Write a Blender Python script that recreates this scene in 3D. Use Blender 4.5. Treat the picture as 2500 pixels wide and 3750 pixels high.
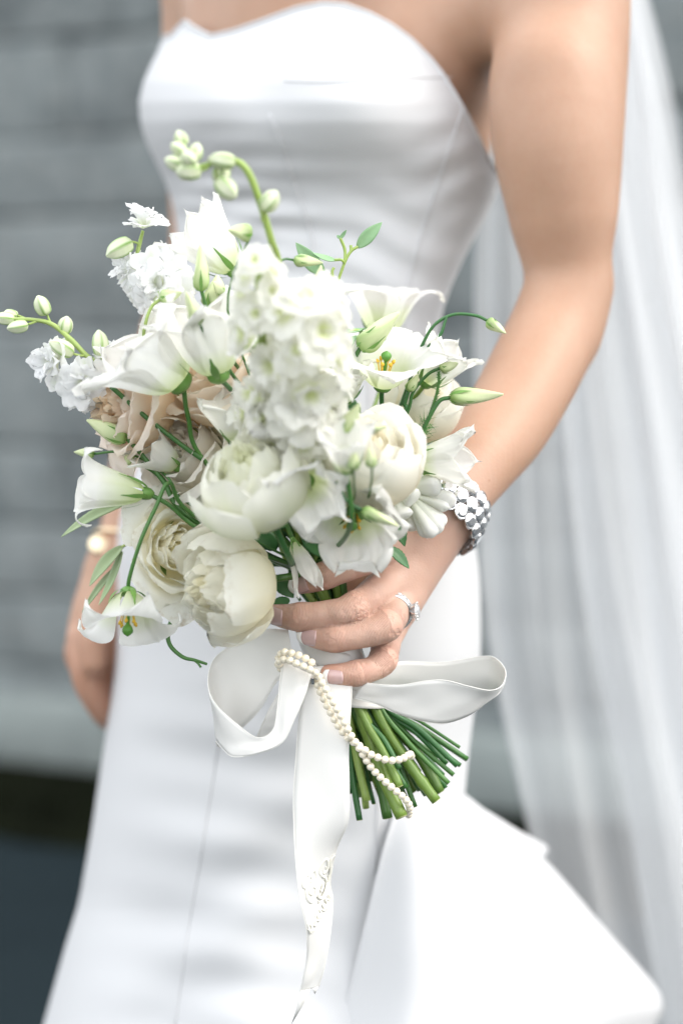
import bpy, math, random
import numpy as np
from mathutils import Matrix, Vector

# ------------------------------------------------------------------ scene reset, camera, world, sun, exposure
sc = bpy.context.scene
for o in list(bpy.data.objects):
    bpy.data.objects.remove(o, do_unlink=True)
col = sc.collection
R = math.radians
PITCH = R(5.0)
CAM = np.array((0.0, -1.0, 1.14))
FWD = np.array((0.0, math.cos(PITCH), -math.sin(PITCH)))
UPV = np.array((0.0, math.sin(PITCH), math.cos(PITCH)))
RGT = np.array((1.0, 0.0, 0.0))

cd = bpy.data.cameras.new('camera')
cam = bpy.data.objects.new('camera', cd)
col.objects.link(cam)
cam.location = CAM
cam.rotation_euler = (math.pi / 2 - PITCH, 0, 0)
cd.sensor_fit = 'VERTICAL'
cd.sensor_height = 36
cd.sensor_width = 24
cd.lens = 60
cd.clip_start = 0.02
cd.clip_end = 400
cd.dof.use_dof = True
cd.dof.focus_distance = 0.995
cd.dof.aperture_fstop = 2.7
sc.camera = cam

SUN_AZ = R(74)     # degrees from "towards the camera side" measured to the right
SUN_EL = R(44)
SUN_DIR = Vector((math.cos(SUN_EL) * math.sin(SUN_AZ), -math.cos(SUN_EL) * math.cos(SUN_AZ), math.sin(SUN_EL)))
world = bpy.data.worlds.new('World')
sc.world = world
world.use_nodes = True
wn = world.node_tree
bgn = wn.nodes['Background']
sky = wn.nodes.new('ShaderNodeTexSky')
sky.sky_type = 'NISHITA'
sky.sun_disc = False
sky.sun_elevation = SUN_EL
sky.sun_rotation = math.atan2(SUN_DIR.x, SUN_DIR.y)
sky.air_density = 1.0
sky.dust_density = 1.5
sky.ozone_density = 0.3
cloud = wn.nodes.new('ShaderNodeMix')          # thin even cloud in front of the clear sky
cloud.data_type = 'RGBA'
cloud.inputs[0].default_value = 0.72
cloud.inputs[7].default_value = (7.1, 7.08, 7.0, 1.0)
wn.links.new(sky.outputs[0], cloud.inputs[6])
wn.links.new(cloud.outputs[2], bgn.inputs[0])
bgn.inputs[1].default_value = 0.15
sl = bpy.data.lights.new('sun', 'SUN')
sl.energy = 0.82
sl.angle = R(30)
sl.color = (1.0, 0.95, 0.87)
sun = bpy.data.objects.new('sun', sl)
col.objects.link(sun)
sun.rotation_euler = SUN_DIR.to_track_quat('Z', 'Y').to_euler()
sc.view_settings.view_transform = 'Standard'
sc.view_settings.look = 'None'
sc.view_settings.exposure = 1.35
sc.view_settings.gamma = 1.0
sc.view_settings.use_curve_mapping = False
sc.render.engine = 'CYCLES'
sc.cycles.max_bounces = 10
sc.cycles.transparent_max_bounces = 16
sc.cycles.use_denoising = True

# ------------------------------------------------------------------ helpers
PXM = 6250.0


def Q(px, py, D):
    """photo pixel + metres behind the focal plane -> camera-aligned frame (right, depth, up)"""
    s = (1.0 + D) / PXM
    return np.array(((px - 1250.0) * s, D, (1875.0 - py) * s))


def toW(q):
    q = np.asarray(q, dtype=float)
    return CAM + q[..., 0:1] * RGT + (1.0 + q[..., 1:2]) * FWD + q[..., 2:3] * UPV


def dirW(v):
    v = np.asarray(v, dtype=float)
    w = v[0] * RGT + v[1] * FWD + v[2] * UPV
    return Vector(w).normalized()


def P(px, py, D):
    return toW(Q(px, py, D)[None])[0]


def mk(name, V, F, mat, parent=None, smooth=True, attrs=None, world_to=None):
    """one mesh object from arrays; vertices are in the parent's space"""
    me = bpy.data.meshes.new(name)
    V = np.asarray(V, dtype=float).reshape(-1, 3)
    F = np.asarray(F) if not isinstance(F, list) else F
    me.from_pydata(V.tolist(), [], F.tolist() if not isinstance(F, list) else F)
    if smooth:
        me.polygons.foreach_set('use_smooth', [True] * len(me.polygons))
    if attrs:
        for k, a in attrs.items():
            at = me.attributes.new(k, 'FLOAT', 'POINT')
            at.data.foreach_set('value', np.asarray(a, dtype=np.float32).ravel())
    if mat is not None:
        me.materials.append(mat)
    me.update()
    o = bpy.data.objects.new(name, me)
    col.objects.link(o)
    if parent is not None:
        o.parent = parent
    return o


def tag(o, label=None, cat=None, group=None, kind=None):
    if label: o['label'] = label
    if cat: o['category'] = cat
    if group: o['group'] = group
    if kind: o['kind'] = kind
    return o


def thing(name, label, cat, group=None, matrix=None):
    o = bpy.data.objects.new(name, None)
    o.empty_display_size = 0.02
    col.objects.link(o)
    if matrix is not None:
        o.matrix_world = matrix
    return tag(o, label, cat, group)


def grid_faces(nu, nv, wrap=False):
    """vertex index = v*nu + u"""
    F = []
    for v in range(nv - 1):
        for u in range(nu if wrap else nu - 1):
            u2 = (u + 1) % nu
            F.append((v * nu + u, v * nu + u2, (v + 1) * nu + u2, (v + 1) * nu + u))
    return F


def catmull(pts, n):
    """smooth curve through pts (k x m array) sampled at n points"""
    pts = np.asarray(pts, dtype=float)
    k = len(pts)
    if k == 2:
        t = np.linspace(0, 1, n)[:, None]
        return pts[0] * (1 - t) + pts[1] * t
    ext = np.vstack([2 * pts[0] - pts[1], pts, 2 * pts[-1] - pts[-2]])
    t = np.linspace(0, k - 1, n)
    i = np.minimum(t.astype(int), k - 2)
    f = (t - i)[:, None]
    p0, p1, p2, p3 = ext[i], ext[i + 1], ext[i + 2], ext[i + 3]
    return 0.5 * ((2 * p1) + (-p0 + p2) * f + (2 * p0 - 5 * p1 + 4 * p2 - p3) * f ** 2 + (-p0 + 3 * p1 - 3 * p2 + p3) * f ** 3)


def tube(path, rad, nseg=8, cap=True):
    path = np.asarray(path, dtype=float)
    n = len(path)
    rad = np.broadcast_to(np.asarray(rad, dtype=float), (n,))
    T = np.gradient(path, axis=0)
    T /= np.linalg.norm(T, axis=1)[:, None] + 1e-12
    ref = np.array((0.0, 0.0, 1.0)) if abs(T[0][2]) < 0.9 else np.array((1.0, 0.0, 0.0))
    N = ref - T[0] * ref.dot(T[0]); N /= np.linalg.norm(N)
    V = []
    for i in range(n):
        N = N - T[i] * N.dot(T[i]); N /= np.linalg.norm(N) + 1e-12
        B = np.cross(T[i], N)
        a = np.linspace(0, 2 * math.pi, nseg, endpoint=False)
        V.append(path[i] + rad[i] * (np.cos(a)[:, None] * N + np.sin(a)[:, None] * B))
    V = np.vstack(V)
    F = grid_faces(nseg, n, wrap=True)
    if cap:
        F.append(tuple(range(nseg))[::-1])
        F.append(tuple(range((n - 1) * nseg, n * nseg)))
    return V, F


def join(parts):
    V, F, off = [], [], 0
    for v, f in parts:
        V.append(np.asarray(v)); F += [tuple(i + off for i in q) for q in f]; off += len(v)
    return np.vstack(V), F


def interp(tab, x):
    tab = np.asarray(tab, dtype=float)
    return np.interp(x, tab[:, 0], tab[:, 1])


def smooth_interp(tab, x):
    """monotone-ish smooth table lookup"""
    tab = np.asarray(tab, dtype=float)
    xs = np.asarray(x, dtype=float)
    h = np.gradient(tab[:, 0]).mean() * 0.35
    return sum(np.interp(xs + d * h, tab[:, 0], tab[:, 1]) * w for d, w in ((-1, .25), (0, .5), (1, .25)))


# ------------------------------------------------------------------ materials
def newmat(name):
    m = bpy.data.materials.new(name)
    m.use_nodes = True
    nt = m.node_tree
    b = nt.nodes['Principled BSDF']
    return m, nt, b


def N(nt, t, **kw):
    n = nt.nodes.new(t)
    for k, v in kw.items():
        setattr(n, k, v)
    return n


def rgba(c):
    return (c[0], c[1], c[2], 1.0)


def mixc(nt, fac, a, b):
    n = N(nt, 'ShaderNodeMix', data_type='RGBA')
    for sock, val in ((n.inputs[0], fac), (n.inputs[6], a), (n.inputs[7], b)):
        if isinstance(val, (tuple, list)):
            sock.default_value = rgba(val)
        elif isinstance(val, (int, float)):
            sock.default_value = val
        else:
            nt.links.new(val, sock)
    return n.outputs[2]


def mathn(nt, op, a, b=0.0):
    n = N(nt, 'ShaderNodeMath', operation=op)
    for s, v in ((n.inputs[0], a), (n.inputs[1], b)):
        if isinstance(v, (int, float)): s.default_value = v
        else: nt.links.new(v, s)
    return n.outputs[0]


def noise(nt, scale, detail=3.0, rough=0.5, vec=None, stretch=None, coord='Object'):
    tc = N(nt, 'ShaderNodeTexCoord')
    src = tc.outputs[coord] if vec is None else vec
    if stretch:
        mp = N(nt, 'ShaderNodeMapping')
        mp.inputs['Scale'].default_value = stretch
        nt.links.new(src, mp.inputs[0]); src = mp.outputs[0]
    n = N(nt, 'ShaderNodeTexNoise')
    n.inputs['Scale'].default_value = scale
    n.inputs['Detail'].default_value = detail
    n.inputs['Roughness'].default_value = rough
    nt.links.new(src, n.inputs[0])
    return n.outputs[0]


def ramp(nt, fac, lo, hi):
    n = N(nt, 'ShaderNodeMapRange')
    n.inputs[1].default_value = lo; n.inputs[2].default_value = hi
    nt.links.new(fac, n.inputs[0])
    return n.outputs[0]


def attr(nt, name):
    return N(nt, 'ShaderNodeAttribute', attribute_name=name).outputs['Fac']


def bump(nt, b, h, strength, dist):
    n = N(nt, 'ShaderNodeBump')
    n.inputs['Strength'].default_value = strength
    n.inputs['Distance'].default_value = dist
    nt.links.new(h, n.inputs['Height'])
    nt.links.new(n.outputs[0], b.inputs['Normal'])
    return n


def petal_mat(name, edge, base, green=(0.42, 0.52, 0.16), trans=0.35, wear=0.0, rough=0.55):
    m, nt, b = newmat(name)
    t = attr(nt, 'tint'); s = attr(nt, 'stripe')
    c = mixc(nt, t, base, edge)
    nz = noise(nt, 90, 4, 0.6)
    c = mixc(nt, mathn(nt, 'MULTIPLY', ramp(nt, nz, 0.35, 0.8), 0.22), c, tuple(x * y for x, y in zip(edge, (0.9, 0.9, 0.8))))
    c = mixc(nt, s, c, green)
    if wear > 0:
        w = noise(nt, 140, 6, 0.7)
        e = attr(nt, 'edge')
        f = mathn(nt, 'MULTIPLY', ramp(nt, w, 0.52, 0.72), mathn(nt, 'MULTIPLY', e, wear))
        c = mixc(nt, f, c, (0.42, 0.29, 0.12))
    nt.links.new(c, b.inputs['Base Color'])
    b.inputs['Roughness'].default_value = rough
    b.inputs['Specular IOR Level'].default_value = 0.25
    b.inputs['Sheen Weight'].default_value = 0.1
    vn = noise(nt, 260, 3, 0.6, stretch=(1, 1, 0.25))
    bn = bump(nt, b, vn, 0.35, 0.0006)
    tr = N(nt, 'ShaderNodeBsdfTranslucent')
    nt.links.new(c, tr.inputs[0])
    nt.links.new(bn.outputs[0], tr.inputs['Normal'])
    mx = N(nt, 'ShaderNodeMixShader')
    mx.inputs[0].default_value = trans
    nt.links.new(b.outputs[0], mx.inputs[1]); nt.links.new(tr.outputs[0], mx.inputs[2])
    nt.links.new(mx.outputs[0], nt.nodes['Material Output'].inputs[0])
    return m


def plain(name, c, rough=0.5, metal=0.0, var=0.0, vscale=60, bumpd=0.0, spec=0.5, sss=0.0, stretch=None, c2=None):
    m, nt, b = newmat(name)
    if var > 0 or c2 is not None:
        nz = noise(nt, vscale, 4, 0.6, stretch=stretch)
        d = c2 if c2 is not None else tuple(x * (1 - var) for x in c)
        cc = mixc(nt, ramp(nt, nz, 0.3, 0.7), c, d)
        nt.links.new(cc, b.inputs['Base Color'])
        if bumpd > 0: bump(nt, b, nz, 0.6, bumpd)
    else:
        b.inputs['Base Color'].default_value = rgba(c)
    b.inputs['Roughness'].default_value = rough
    b.inputs['Metallic'].default_value = metal
    b.inputs['Specular IOR Level'].default_value = spec
    if sss > 0:
        b.inputs['Subsurface Weight'].default_value = sss
        b.inputs['Subsurface Radius'].default_value = (0.006, 0.003, 0.002)
        b.inputs['Subsurface Scale'].default_value = 1.0
    return m


M = {}
M['white'] = petal_mat('petal_white', (0.90, 0.90, 0.88), (0.84, 0.87, 0.70), trans=.45)
M['lisianthus'] = petal_mat('lisianthus_petal', (0.93, 0.925, 0.90), (0.62, 0.74, 0.28), trans=0.5)
M['stock'] = petal_mat('stock_petal', (0.94, 0.935, 0.90), (0.70, 0.78, 0.34), trans=0.6)
M['larkspur'] = petal_mat('larkspur_petal', (0.91, 0.915, 0.92), (0.80, 0.85, 0.60), green=(0.45, 0.6, 0.2), trans=0.5)
M['cream'] = petal_mat('cream_rose_petal', (0.92, 0.91, 0.84), (0.93, 0.87, 0.62), trans=0.55, wear=0.7)
M['peony'] = petal_mat('peony_petal', (0.93, 0.925, 0.86), (0.84, 0.87, 0.56), green=(0.50, 0.64, 0.25), trans=0.48, wear=0.12)
M['rose'] = petal_mat('garden_rose_petal', (0.93, 0.92, 0.87), (0.93, 0.84, 0.58), trans=0.48, wear=0.1)
M['blush'] = petal_mat('blush_rose_petal', (0.94, 0.85, 0.77), (0.92, 0.70, 0.42), green=(0.40, 0.40, 0.14), trans=0.5, wear=0.12)
M['pale_blush'] = petal_mat('pale_blush_petal', (0.90, 0.86, 0.81), (0.86, 0.79, 0.60), trans=0.48, wear=0.05)
M['bud'] = petal_mat('lisianthus_bud', (0.72, 0.78, 0.48), (0.20, 0.36, 0.08), green=(0.26, 0.42, 0.10), trans=0.15, rough=0.45)
M['bud_white'] = petal_mat('larkspur_bud', (0.76, 0.80, 0.60), (0.55, 0.66, 0.32), green=(0.22, 0.40, 0.08), trans=0.15, rough=0.45)


def stem_mat(name, a, b2, node=(0.20, 0.24, 0.07)):
    m, nt, b = newmat(name)
    oi = N(nt, 'ShaderNodeObjectInfo')
    nz = noise(nt, 40, 4, 0.6)
    c = mixc(nt, oi.outputs['Random'], a, b2)
    c = mixc(nt, mathn(nt, 'MULTIPLY', ramp(nt, nz, 0.4, 0.75), 0.6), c, node)
    sp = noise(nt, 320, 2, 0.6)
    c = mixc(nt, mathn(nt, 'MULTIPLY', ramp(nt, sp, 0.68, 0.75), 0.6), c, (0.12, 0.09, 0.03))
    nt.links.new(c, b.inputs['Base Color'])
    b.inputs['Roughness'].default_value = 0.38
    st = noise(nt, 500, 2, 0.5, stretch=(1, 1, 0.1))
    bump(nt, b, st, 0.4, 0.0005)
    return m


M['stem'] = stem_mat('green_stem', (0.025, 0.12, 0.035), (0.075, 0.19, 0.04), (0.05, 0.15, 0.03))
M['thick_stem'] = stem_mat('thick_stem', (0.030, 0.115, 0.022), (0.20, 0.30, 0.05), (0.10, 0.19, 0.04))
M['pale_stem'] = stem_mat('pale_stem', (0.30, 0.42, 0.10), (0.36, 0.46, 0.14), (0.28, 0.40, 0.1))
M['calyx'] = stem_mat('green_calyx', (0.09, 0.24, 0.05), (0.14, 0.30, 0.06), (0.22, 0.38, 0.09))
M['cut'] = plain('cut_stem_end', (0.52, 0.56, 0.26), 0.7, var=0.3)
M['leaf'] = plain('dark_leaf', (0.035, 0.13, 0.04), 0.4, c2=(0.07, 0.2, 0.06), vscale=50, bumpd=0.0006)
M['eucalyptus'] = plain('eucalyptus_leaf', (0.17, 0.33, 0.16), 0.5, c2=(0.26, 0.42, 0.22), vscale=60, bumpd=0.0003)
M['grey_leaf'] = plain('grey_green_leaf', (0.26, 0.36, 0.18), 0.5, c2=(0.34, 0.42, 0.24), vscale=60, bumpd=0.0003)
M['stamen'] = plain('yellow_stamen', (0.85, 0.52, 0.05), 0.6, var=0.3)
M['pistil'] = plain('green_pistil', (0.10, 0.28, 0.04), 0.5, var=0.3)
M['fern'] = plain('fern_needle', (0.06, 0.20, 0.05), 0.5, c2=(0.12, 0.3, 0.07))


def skin_mat():
    m, nt, b = newmat('skin')
    n1 = noise(nt, 30, 4, 0.55)
    c = mixc(nt, mathn(nt, 'MULTIPLY', ramp(nt, n1, 0.35, 0.7), 0.5), (0.46, 0.285, 0.197), (0.40, 0.230, 0.148))
    n2 = noise(nt, 260, 3, 0.6)
    c = mixc(nt, mathn(nt, 'MULTIPLY', ramp(nt, n2, 0.45, 0.8), 0.18), c, (0.42, 0.20, 0.13))
    c = mixc(nt, mathn(nt, 'MULTIPLY', attr(nt, 'hand'), 0.75), c, (0.61, 0.40, 0.32))  # hand painted paler and pinker, partly lifting it out of the bouquet's shade
    c = mixc(nt, mathn(nt, 'MULTIPLY', attr(nt, 'red'), 0.6), c, (0.55, 0.23, 0.16))
    # freckles
    v = N(nt, 'ShaderNodeTexVoronoi'); v.inputs['Scale'].default_value = 28
    tc = N(nt, 'ShaderNodeTexCoord'); nt.links.new(tc.outputs['Object'], v.inputs[0])
    fr = ramp(nt, v.outputs['Distance'], 0.035, 0.02)
    c = mixc(nt, mathn(nt, 'MULTIPLY', fr, 0.45), c, (0.32, 0.15, 0.09))
    nt.links.new(c, b.inputs['Base Color'])
    b.inputs['Roughness'].default_value = 0.47
    b.inputs['Specular IOR Level'].default_value = 0.35
    b.inputs['Subsurface Weight'].default_value = 0.22
    b.inputs['Subsurface Radius'].default_value = (0.008, 0.0028, 0.0016)
    b.inputs['Subsurface Scale'].default_value = 0.6
    # knuckle creases run across each finger joint, fine pore relief everywhere
    al = attr(nt, 'along'); wr = attr(nt, 'wrinkle')
    nw = noise(nt, 160, 3, 0.6)
    ph = mathn(nt, 'ADD', mathn(nt, 'MULTIPLY', al, 3900.0), mathn(nt, 'MULTIPLY', nw, 3.5))
    w = mathn(nt, 'POWER', mathn(nt, 'ABSOLUTE', mathn(nt, 'SINE', ph)), 0.35)
    ws = mathn(nt, 'MULTIPLY', mathn(nt, 'MULTIPLY', w, wr), ramp(nt, noise(nt, 200, 2, 0.5), 0.25, 0.5))
    vo = N(nt, 'ShaderNodeTexVoronoi'); vo.inputs['Scale'].default_value = 900
    nt.links.new(tc.outputs['Object'], vo.inputs[0])
    h = mathn(nt, 'ADD', mathn(nt, 'MULTIPLY', ws, 1.6), mathn(nt, 'MULTIPLY', vo.outputs['Distance'], 0.10))
    h = mathn(nt, 'ADD', h, mathn(nt, 'MULTIPLY', noise(nt, 380, 3, 0.6), 0.07))
    bump(nt, b, h, 0.9, 0.0010)
    return m


M['skin'] = skin_mat()
M['nail'] = plain('pink_nail', (0.60, 0.40, 0.385), 0.12, spec=0.6, sss=0.1, var=0.08, vscale=100)
M['nail_tip'] = plain('white_nail_tip', (0.85, 0.84, 0.82), 0.15)


def satin(name, c, weave=4200, rough=0.42, sheen=0.2, bd=0.00012, crease=0.0):
    m, nt, b = newmat(name)
    n1 = noise(nt, 9, 3, 0.5)
    cc = mixc(nt, mathn(nt, 'MULTIPLY', ramp(nt, n1, 0.3, 0.7), 0.35), c, tuple(x * 0.95 for x in c))
    nt.links.new(cc, b.inputs['Base Color'])
    b.inputs['Roughness'].default_value = rough
    b.inputs['Sheen Weight'].default_value = sheen
    b.inputs['Specular IOR Level'].default_value = 0.35
    w1 = noise(nt, weave, 2, 0.5, stretch=(1, 1, 0.15))
    w2 = noise(nt, 120, 4, 0.55)
    h = mathn(nt, 'ADD', w1, mathn(nt, 'MULTIPLY', w2, 1.5 + crease))
    bump(nt, b, h, 0.35, bd)
    return m


M['dress'] = satin('dress_satin', (0.585, 0.588, 0.595), rough=0.58, sheen=.1)
M['ribbon'] = satin('ribbon_satin', (0.72, 0.71, 0.68), weave=2600, rough=0.3, sheen=0.1, bd=0.0001)
M['ribbon_edge'] = plain('ribbon_edge', (0.80, 0.79, 0.75), 0.5, var=0.1, vscale=900)
M['thread'] = plain('cream_thread', (0.84, 0.82, 0.73), 0.5, var=0.15, vscale=1500)


def tulle(name, t0):
    m, nt, b = newmat(name)
    d = N(nt, 'ShaderNodeBsdfDiffuse'); d.inputs[0].default_value = (0.86, 0.87, 0.88, 1)
    t = N(nt, 'ShaderNodeBsdfTranslucent'); t.inputs[0].default_value = (0.86, 0.87, 0.88, 1)
    a = N(nt, 'ShaderNodeMixShader'); a.inputs[0].default_value = 0.45
    nt.links.new(d.outputs[0], a.inputs[1]); nt.links.new(t.outputs[0], a.inputs[2])
    tp = N(nt, 'ShaderNodeBsdfTransparent')
    x = N(nt, 'ShaderNodeMixShader')
    f = ramp(nt, noise(nt, 6, 2, 0.5, stretch=(1.5, 1.5, 0.15)), 0.2, 0.8)
    nt.links.new(mathn(nt, 'ADD', mathn(nt, 'MULTIPLY', f, 0.16), t0), x.inputs[0])
    nt.links.new(a.outputs[0], x.inputs[1]); nt.links.new(tp.outputs[0], x.inputs[2])
    nt.links.new(x.outputs[0], nt.nodes['Material Output'].inputs[0])
    return m


M['veil'] = tulle('veil_tulle', 0.30)
M['veil_thin'] = tulle('veil_tulle_thin', 0.46)


def pearl_mat():
    m, nt, b = newmat('pearl')
    b.inputs['Base Color'].default_value = (0.84, 0.77, 0.62, 1)
    b.inputs['Roughness'].default_value = 0.16
    b.inputs['Coat Weight'].default_value = 0.9
    b.inputs['Coat Roughness'].default_value = 0.08
    b.inputs['Subsurface Weight'].default_value = 0.2
    b.inputs['Subsurface Radius'].default_value = (0.002, 0.002, 0.0015)
    return m


M['pearl'] = pearl_mat()
M['platinum'] = plain('platinum', (0.80, 0.80, 0.80), 0.16, metal=1.0)
M['gold'] = plain('pale_gold', (1.0, 0.84, 0.58), 0.4, metal=1.0)
M['crystal'] = plain('foiled_crystal', (0.92, 0.92, 0.94), 0.05, metal=0.85)


def diamond_mat():
    m, nt, b = newmat('diamond')
    b.inputs['Base Color'].default_value = (1, 1, 1, 1)
    b.inputs['Roughness'].default_value = 0.0
    b.inputs['IOR'].default_value = 2.4
    b.inputs['Transmission Weight'].default_value = 0.75
    return m


M['diamond'] = diamond_mat()


def ground_mat():
    m, nt, b = newmat('wet_asphalt')
    n1 = noise(nt, 0.9, 4, 0.6); n2 = noise(nt, 60, 5, 0.7)
    c = mixc(nt, ramp(nt, n1, 0.3, 0.7), (0.006, 0.013, 0.017), (0.011, 0.021, 0.026))
    c = mixc(nt, mathn(nt, 'MULTIPLY', ramp(nt, n2, 0.55, 0.75), 0.5), c, (0.04, 0.05, 0.055))
    nt.links.new(c, b.inputs['Base Color'])
    b.inputs['Roughness'].default_value = 0.75
    b.inputs['Specular IOR Level'].default_value = 0.15
    bump(nt, b, n2, 0.8, 0.008)
    return m


def stone_mat():
    m, nt, b = newmat('grey_stone')
    oi = N(nt, 'ShaderNodeObjectInfo')
    gp = N(nt, 'ShaderNodeNewGeometry').outputs['Position']
    n1 = noise(nt, 3.2, 6, 0.7, vec=gp); n2 = noise(nt, 22, 5, 0.7, vec=gp)
    c = mixc(nt, oi.outputs['Random'], (0.178, 0.204, 0.207), (0.196, 0.218, 0.219))
    c = mixc(nt, mathn(nt, 'MULTIPLY', ramp(nt, n1, 0.42, 0.62), 0.95), c, (0.088, 0.104, 0.108))
    c = mixc(nt, mathn(nt, 'MULTIPLY', ramp(nt, n2, 0.45, 0.7), 0.6), c, (0.29, 0.30, 0.285))
    nt.links.new(c, b.inputs['Base Color'])
    b.inputs['Roughness'].default_value = 0.85
    bump(nt, b, n2, 0.8, 0.01)
    return m


M['ground'] = ground_mat()
M['stone'] = stone_mat()
M['plinth'] = plain('pale_plinth', (0.235, 0.265, 0.255), 0.85, c2=(0.175, 0.20, 0.195), vscale=6, bumpd=0.006)
M['mortar'] = plain('mortar', (0.17, 0.19, 0.195), 0.9, var=0.4, vscale=20)
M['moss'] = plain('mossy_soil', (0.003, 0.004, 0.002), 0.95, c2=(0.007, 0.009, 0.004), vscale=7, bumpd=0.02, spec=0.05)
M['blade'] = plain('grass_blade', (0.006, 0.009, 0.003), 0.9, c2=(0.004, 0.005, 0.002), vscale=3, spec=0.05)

# ------------------------------------------------------------------ the setting: ground, verge, stone wall
def box(x0, x1, y0, y1, z0, z1):
    V = [(x, y, z) for z in (z0, z1) for y in (y0, y1) for x in (x0, x1)]
    F = [(0, 2, 3, 1), (4, 5, 7, 6), (0, 1, 5, 4), (2, 6, 7, 3), (0, 4, 6, 2), (1, 3, 7, 5)]
    return np.array(V, dtype=float), F


g = mk('ground', [(-80, -60, 0), (80, -60, 0), (80, 120, 0), (-80, 120, 0)], [(0, 1, 2, 3)], M['ground'])
tag(g, 'dark blue grey asphalt paving behind and below the bride', None, None, 'structure')

WYAW = R(-22)
WALL = Matrix.Translation((-1.15, 3.75, 0)) @ Matrix.Rotation(WYAW, 4, 'Z')   # local x along wall, -y faces camera
wall = thing('stone_wall', 'weathered grey coursed stone wall blurred in the background', 'wall', None, WALL)
X0, X1, WH = -8.5, 5.0, 3.0
bV, bF = box(X0, X1, 0.03, 0.45, 0.0, WH)
mk('backing', bV, bF, M['mortar'], wall)
rw = random.Random(5)


def stone_block(w, h, d, seed):
    r = random.Random(seed)
    n = 4
    V, F = [], []
    def idx(i, j): return j * (n + 1) + i
    for j in range(n + 1):
        for i in range(n + 1):
            u, v = (0, .05, .5, .95, 1)[i], (0, .08, .5, .92, 1)[j]
            e = min(u, 1 - u, v, 1 - v)
            y = -d * (0.0 if e == 0 else 1.0) * r.uniform(0.65, 1.1)
            ex = r.uniform(-0.012, 0.012)
            V.append(((u - 0.5) * w + ex, y, (v - 0.5) * h + r.uniform(-0.008, 0.008)))
    for j in range(n):
        for i in range(n):
            F.append((idx(i, j), idx(i + 1, j), idx(i + 1, j + 1), idx(i, j + 1)))
    b0 = len(V)
    ring = [idx(i, 0) for i in range(n + 1)] + [idx(n, j) for j in range(1, n + 1)] + [idx(i, n) for i in range(n - 1, -1, -1)] + [idx(0, j) for j in range(n - 1, 0, -1)]
    for k in ring:
        x, y, z = V[k]; V.append((x, 0.06, z))
    m = len(ring)
    for k in range(m):
        F.append((ring[k], b0 + k, b0 + (k + 1) % m, ring[(k + 1) % m]))
    return V, F


z = 0.0
course = 0
while z < WH - 0.05:
    h = rw.choice((0.20, 0.26, 0.31))
    x = X0 + rw.uniform(0, 0.2)
    while x < X1 - 0.1:
        w = rw.uniform(0.42, 0.95)
        w = min(w, X1 - x)
        V, F = stone_block(w - 0.003, h - 0.003, 0.006, rw.random())
        o = mk('stone_block', V, F, M['stone'], wall)
        o.location = (x + w / 2, 0.0, z + h / 2)
        x += w
    z += h
# pale plinth stones projecting at the foot of the wall
x = X0
while x < X1:
    w = rw.uniform(0.7, 1.2)
    V, F = stone_block(w - 0.004, 0.24, 0.02, rw.random())
    o = mk('plinth_stone', V, F, M['plinth'], wall); o.location = (x + w / 2, -0.07, 0.12)
    x += w
# coping course
x = X0
while x < X1:
    w = rw.uniform(0.5, 0.9)
    V, F = stone_block(w - 0.02, 0.13, 0.10, rw.random())
    o = mk('coping_stone', V, F, M['stone'], wall); o.location = (x + w / 2, 0.0, z + 0.075)
    x += w

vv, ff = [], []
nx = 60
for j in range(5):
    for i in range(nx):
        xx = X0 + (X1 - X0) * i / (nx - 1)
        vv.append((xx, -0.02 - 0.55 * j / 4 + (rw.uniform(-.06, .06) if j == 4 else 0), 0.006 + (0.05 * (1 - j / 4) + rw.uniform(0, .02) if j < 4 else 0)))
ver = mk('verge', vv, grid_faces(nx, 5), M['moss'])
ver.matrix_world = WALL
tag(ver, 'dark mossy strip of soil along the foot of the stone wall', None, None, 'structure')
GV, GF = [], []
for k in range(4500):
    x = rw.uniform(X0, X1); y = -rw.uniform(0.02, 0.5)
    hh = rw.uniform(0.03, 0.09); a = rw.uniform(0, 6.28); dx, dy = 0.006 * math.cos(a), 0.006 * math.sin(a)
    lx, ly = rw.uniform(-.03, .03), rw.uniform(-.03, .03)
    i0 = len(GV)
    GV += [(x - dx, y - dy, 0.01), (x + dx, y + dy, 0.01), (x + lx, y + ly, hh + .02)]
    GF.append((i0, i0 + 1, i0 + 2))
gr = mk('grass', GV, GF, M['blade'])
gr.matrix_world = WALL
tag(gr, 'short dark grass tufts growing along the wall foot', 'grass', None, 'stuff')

# ------------------------------------------------------------------ the bride's body: one continuous surface (signed distance field -> surface nets)
def axis_lin(lo, fine0, fine1, hi, hf, hc):
    a = []
    n = max(1, int((fine0 - lo) / hc)); a += list(np.linspace(lo, fine0, n, endpoint=False))
    n = max(1, int((fine1 - fine0) / hf)); a += list(np.linspace(fine0, fine1, n, endpoint=False))
    n = max(1, int((hi - fine1) / hc)); a += list(np.linspace(fine1, hi, n + 1))
    return np.array(a, dtype=np.float32)


AX = axis_lin(-0.27, -0.055, 0.062, 0.25, 0.00115, 0.0035)
AD = axis_lin(-0.035, -0.03, 0.07, 0.52, 0.00115, 0.0040)
AU = axis_lin(-0.20, -0.108, 0.0, 0.60, 0.00115, 0.0035)


class Field:
    def __init__(s):
        s.a = np.full((len(AX), len(AD), len(AU)), 0.03, dtype=np.float32)


def sl_of(lo, hi, m):
    r = []
    for A, l, h in zip((AX, AD, AU), lo, hi):
        r.append(slice(max(0, int(np.searchsorted(A, l - m)) - 1), min(len(A), int(np.searchsorted(A, h + m)) + 1)))
    return tuple(r)


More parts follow.
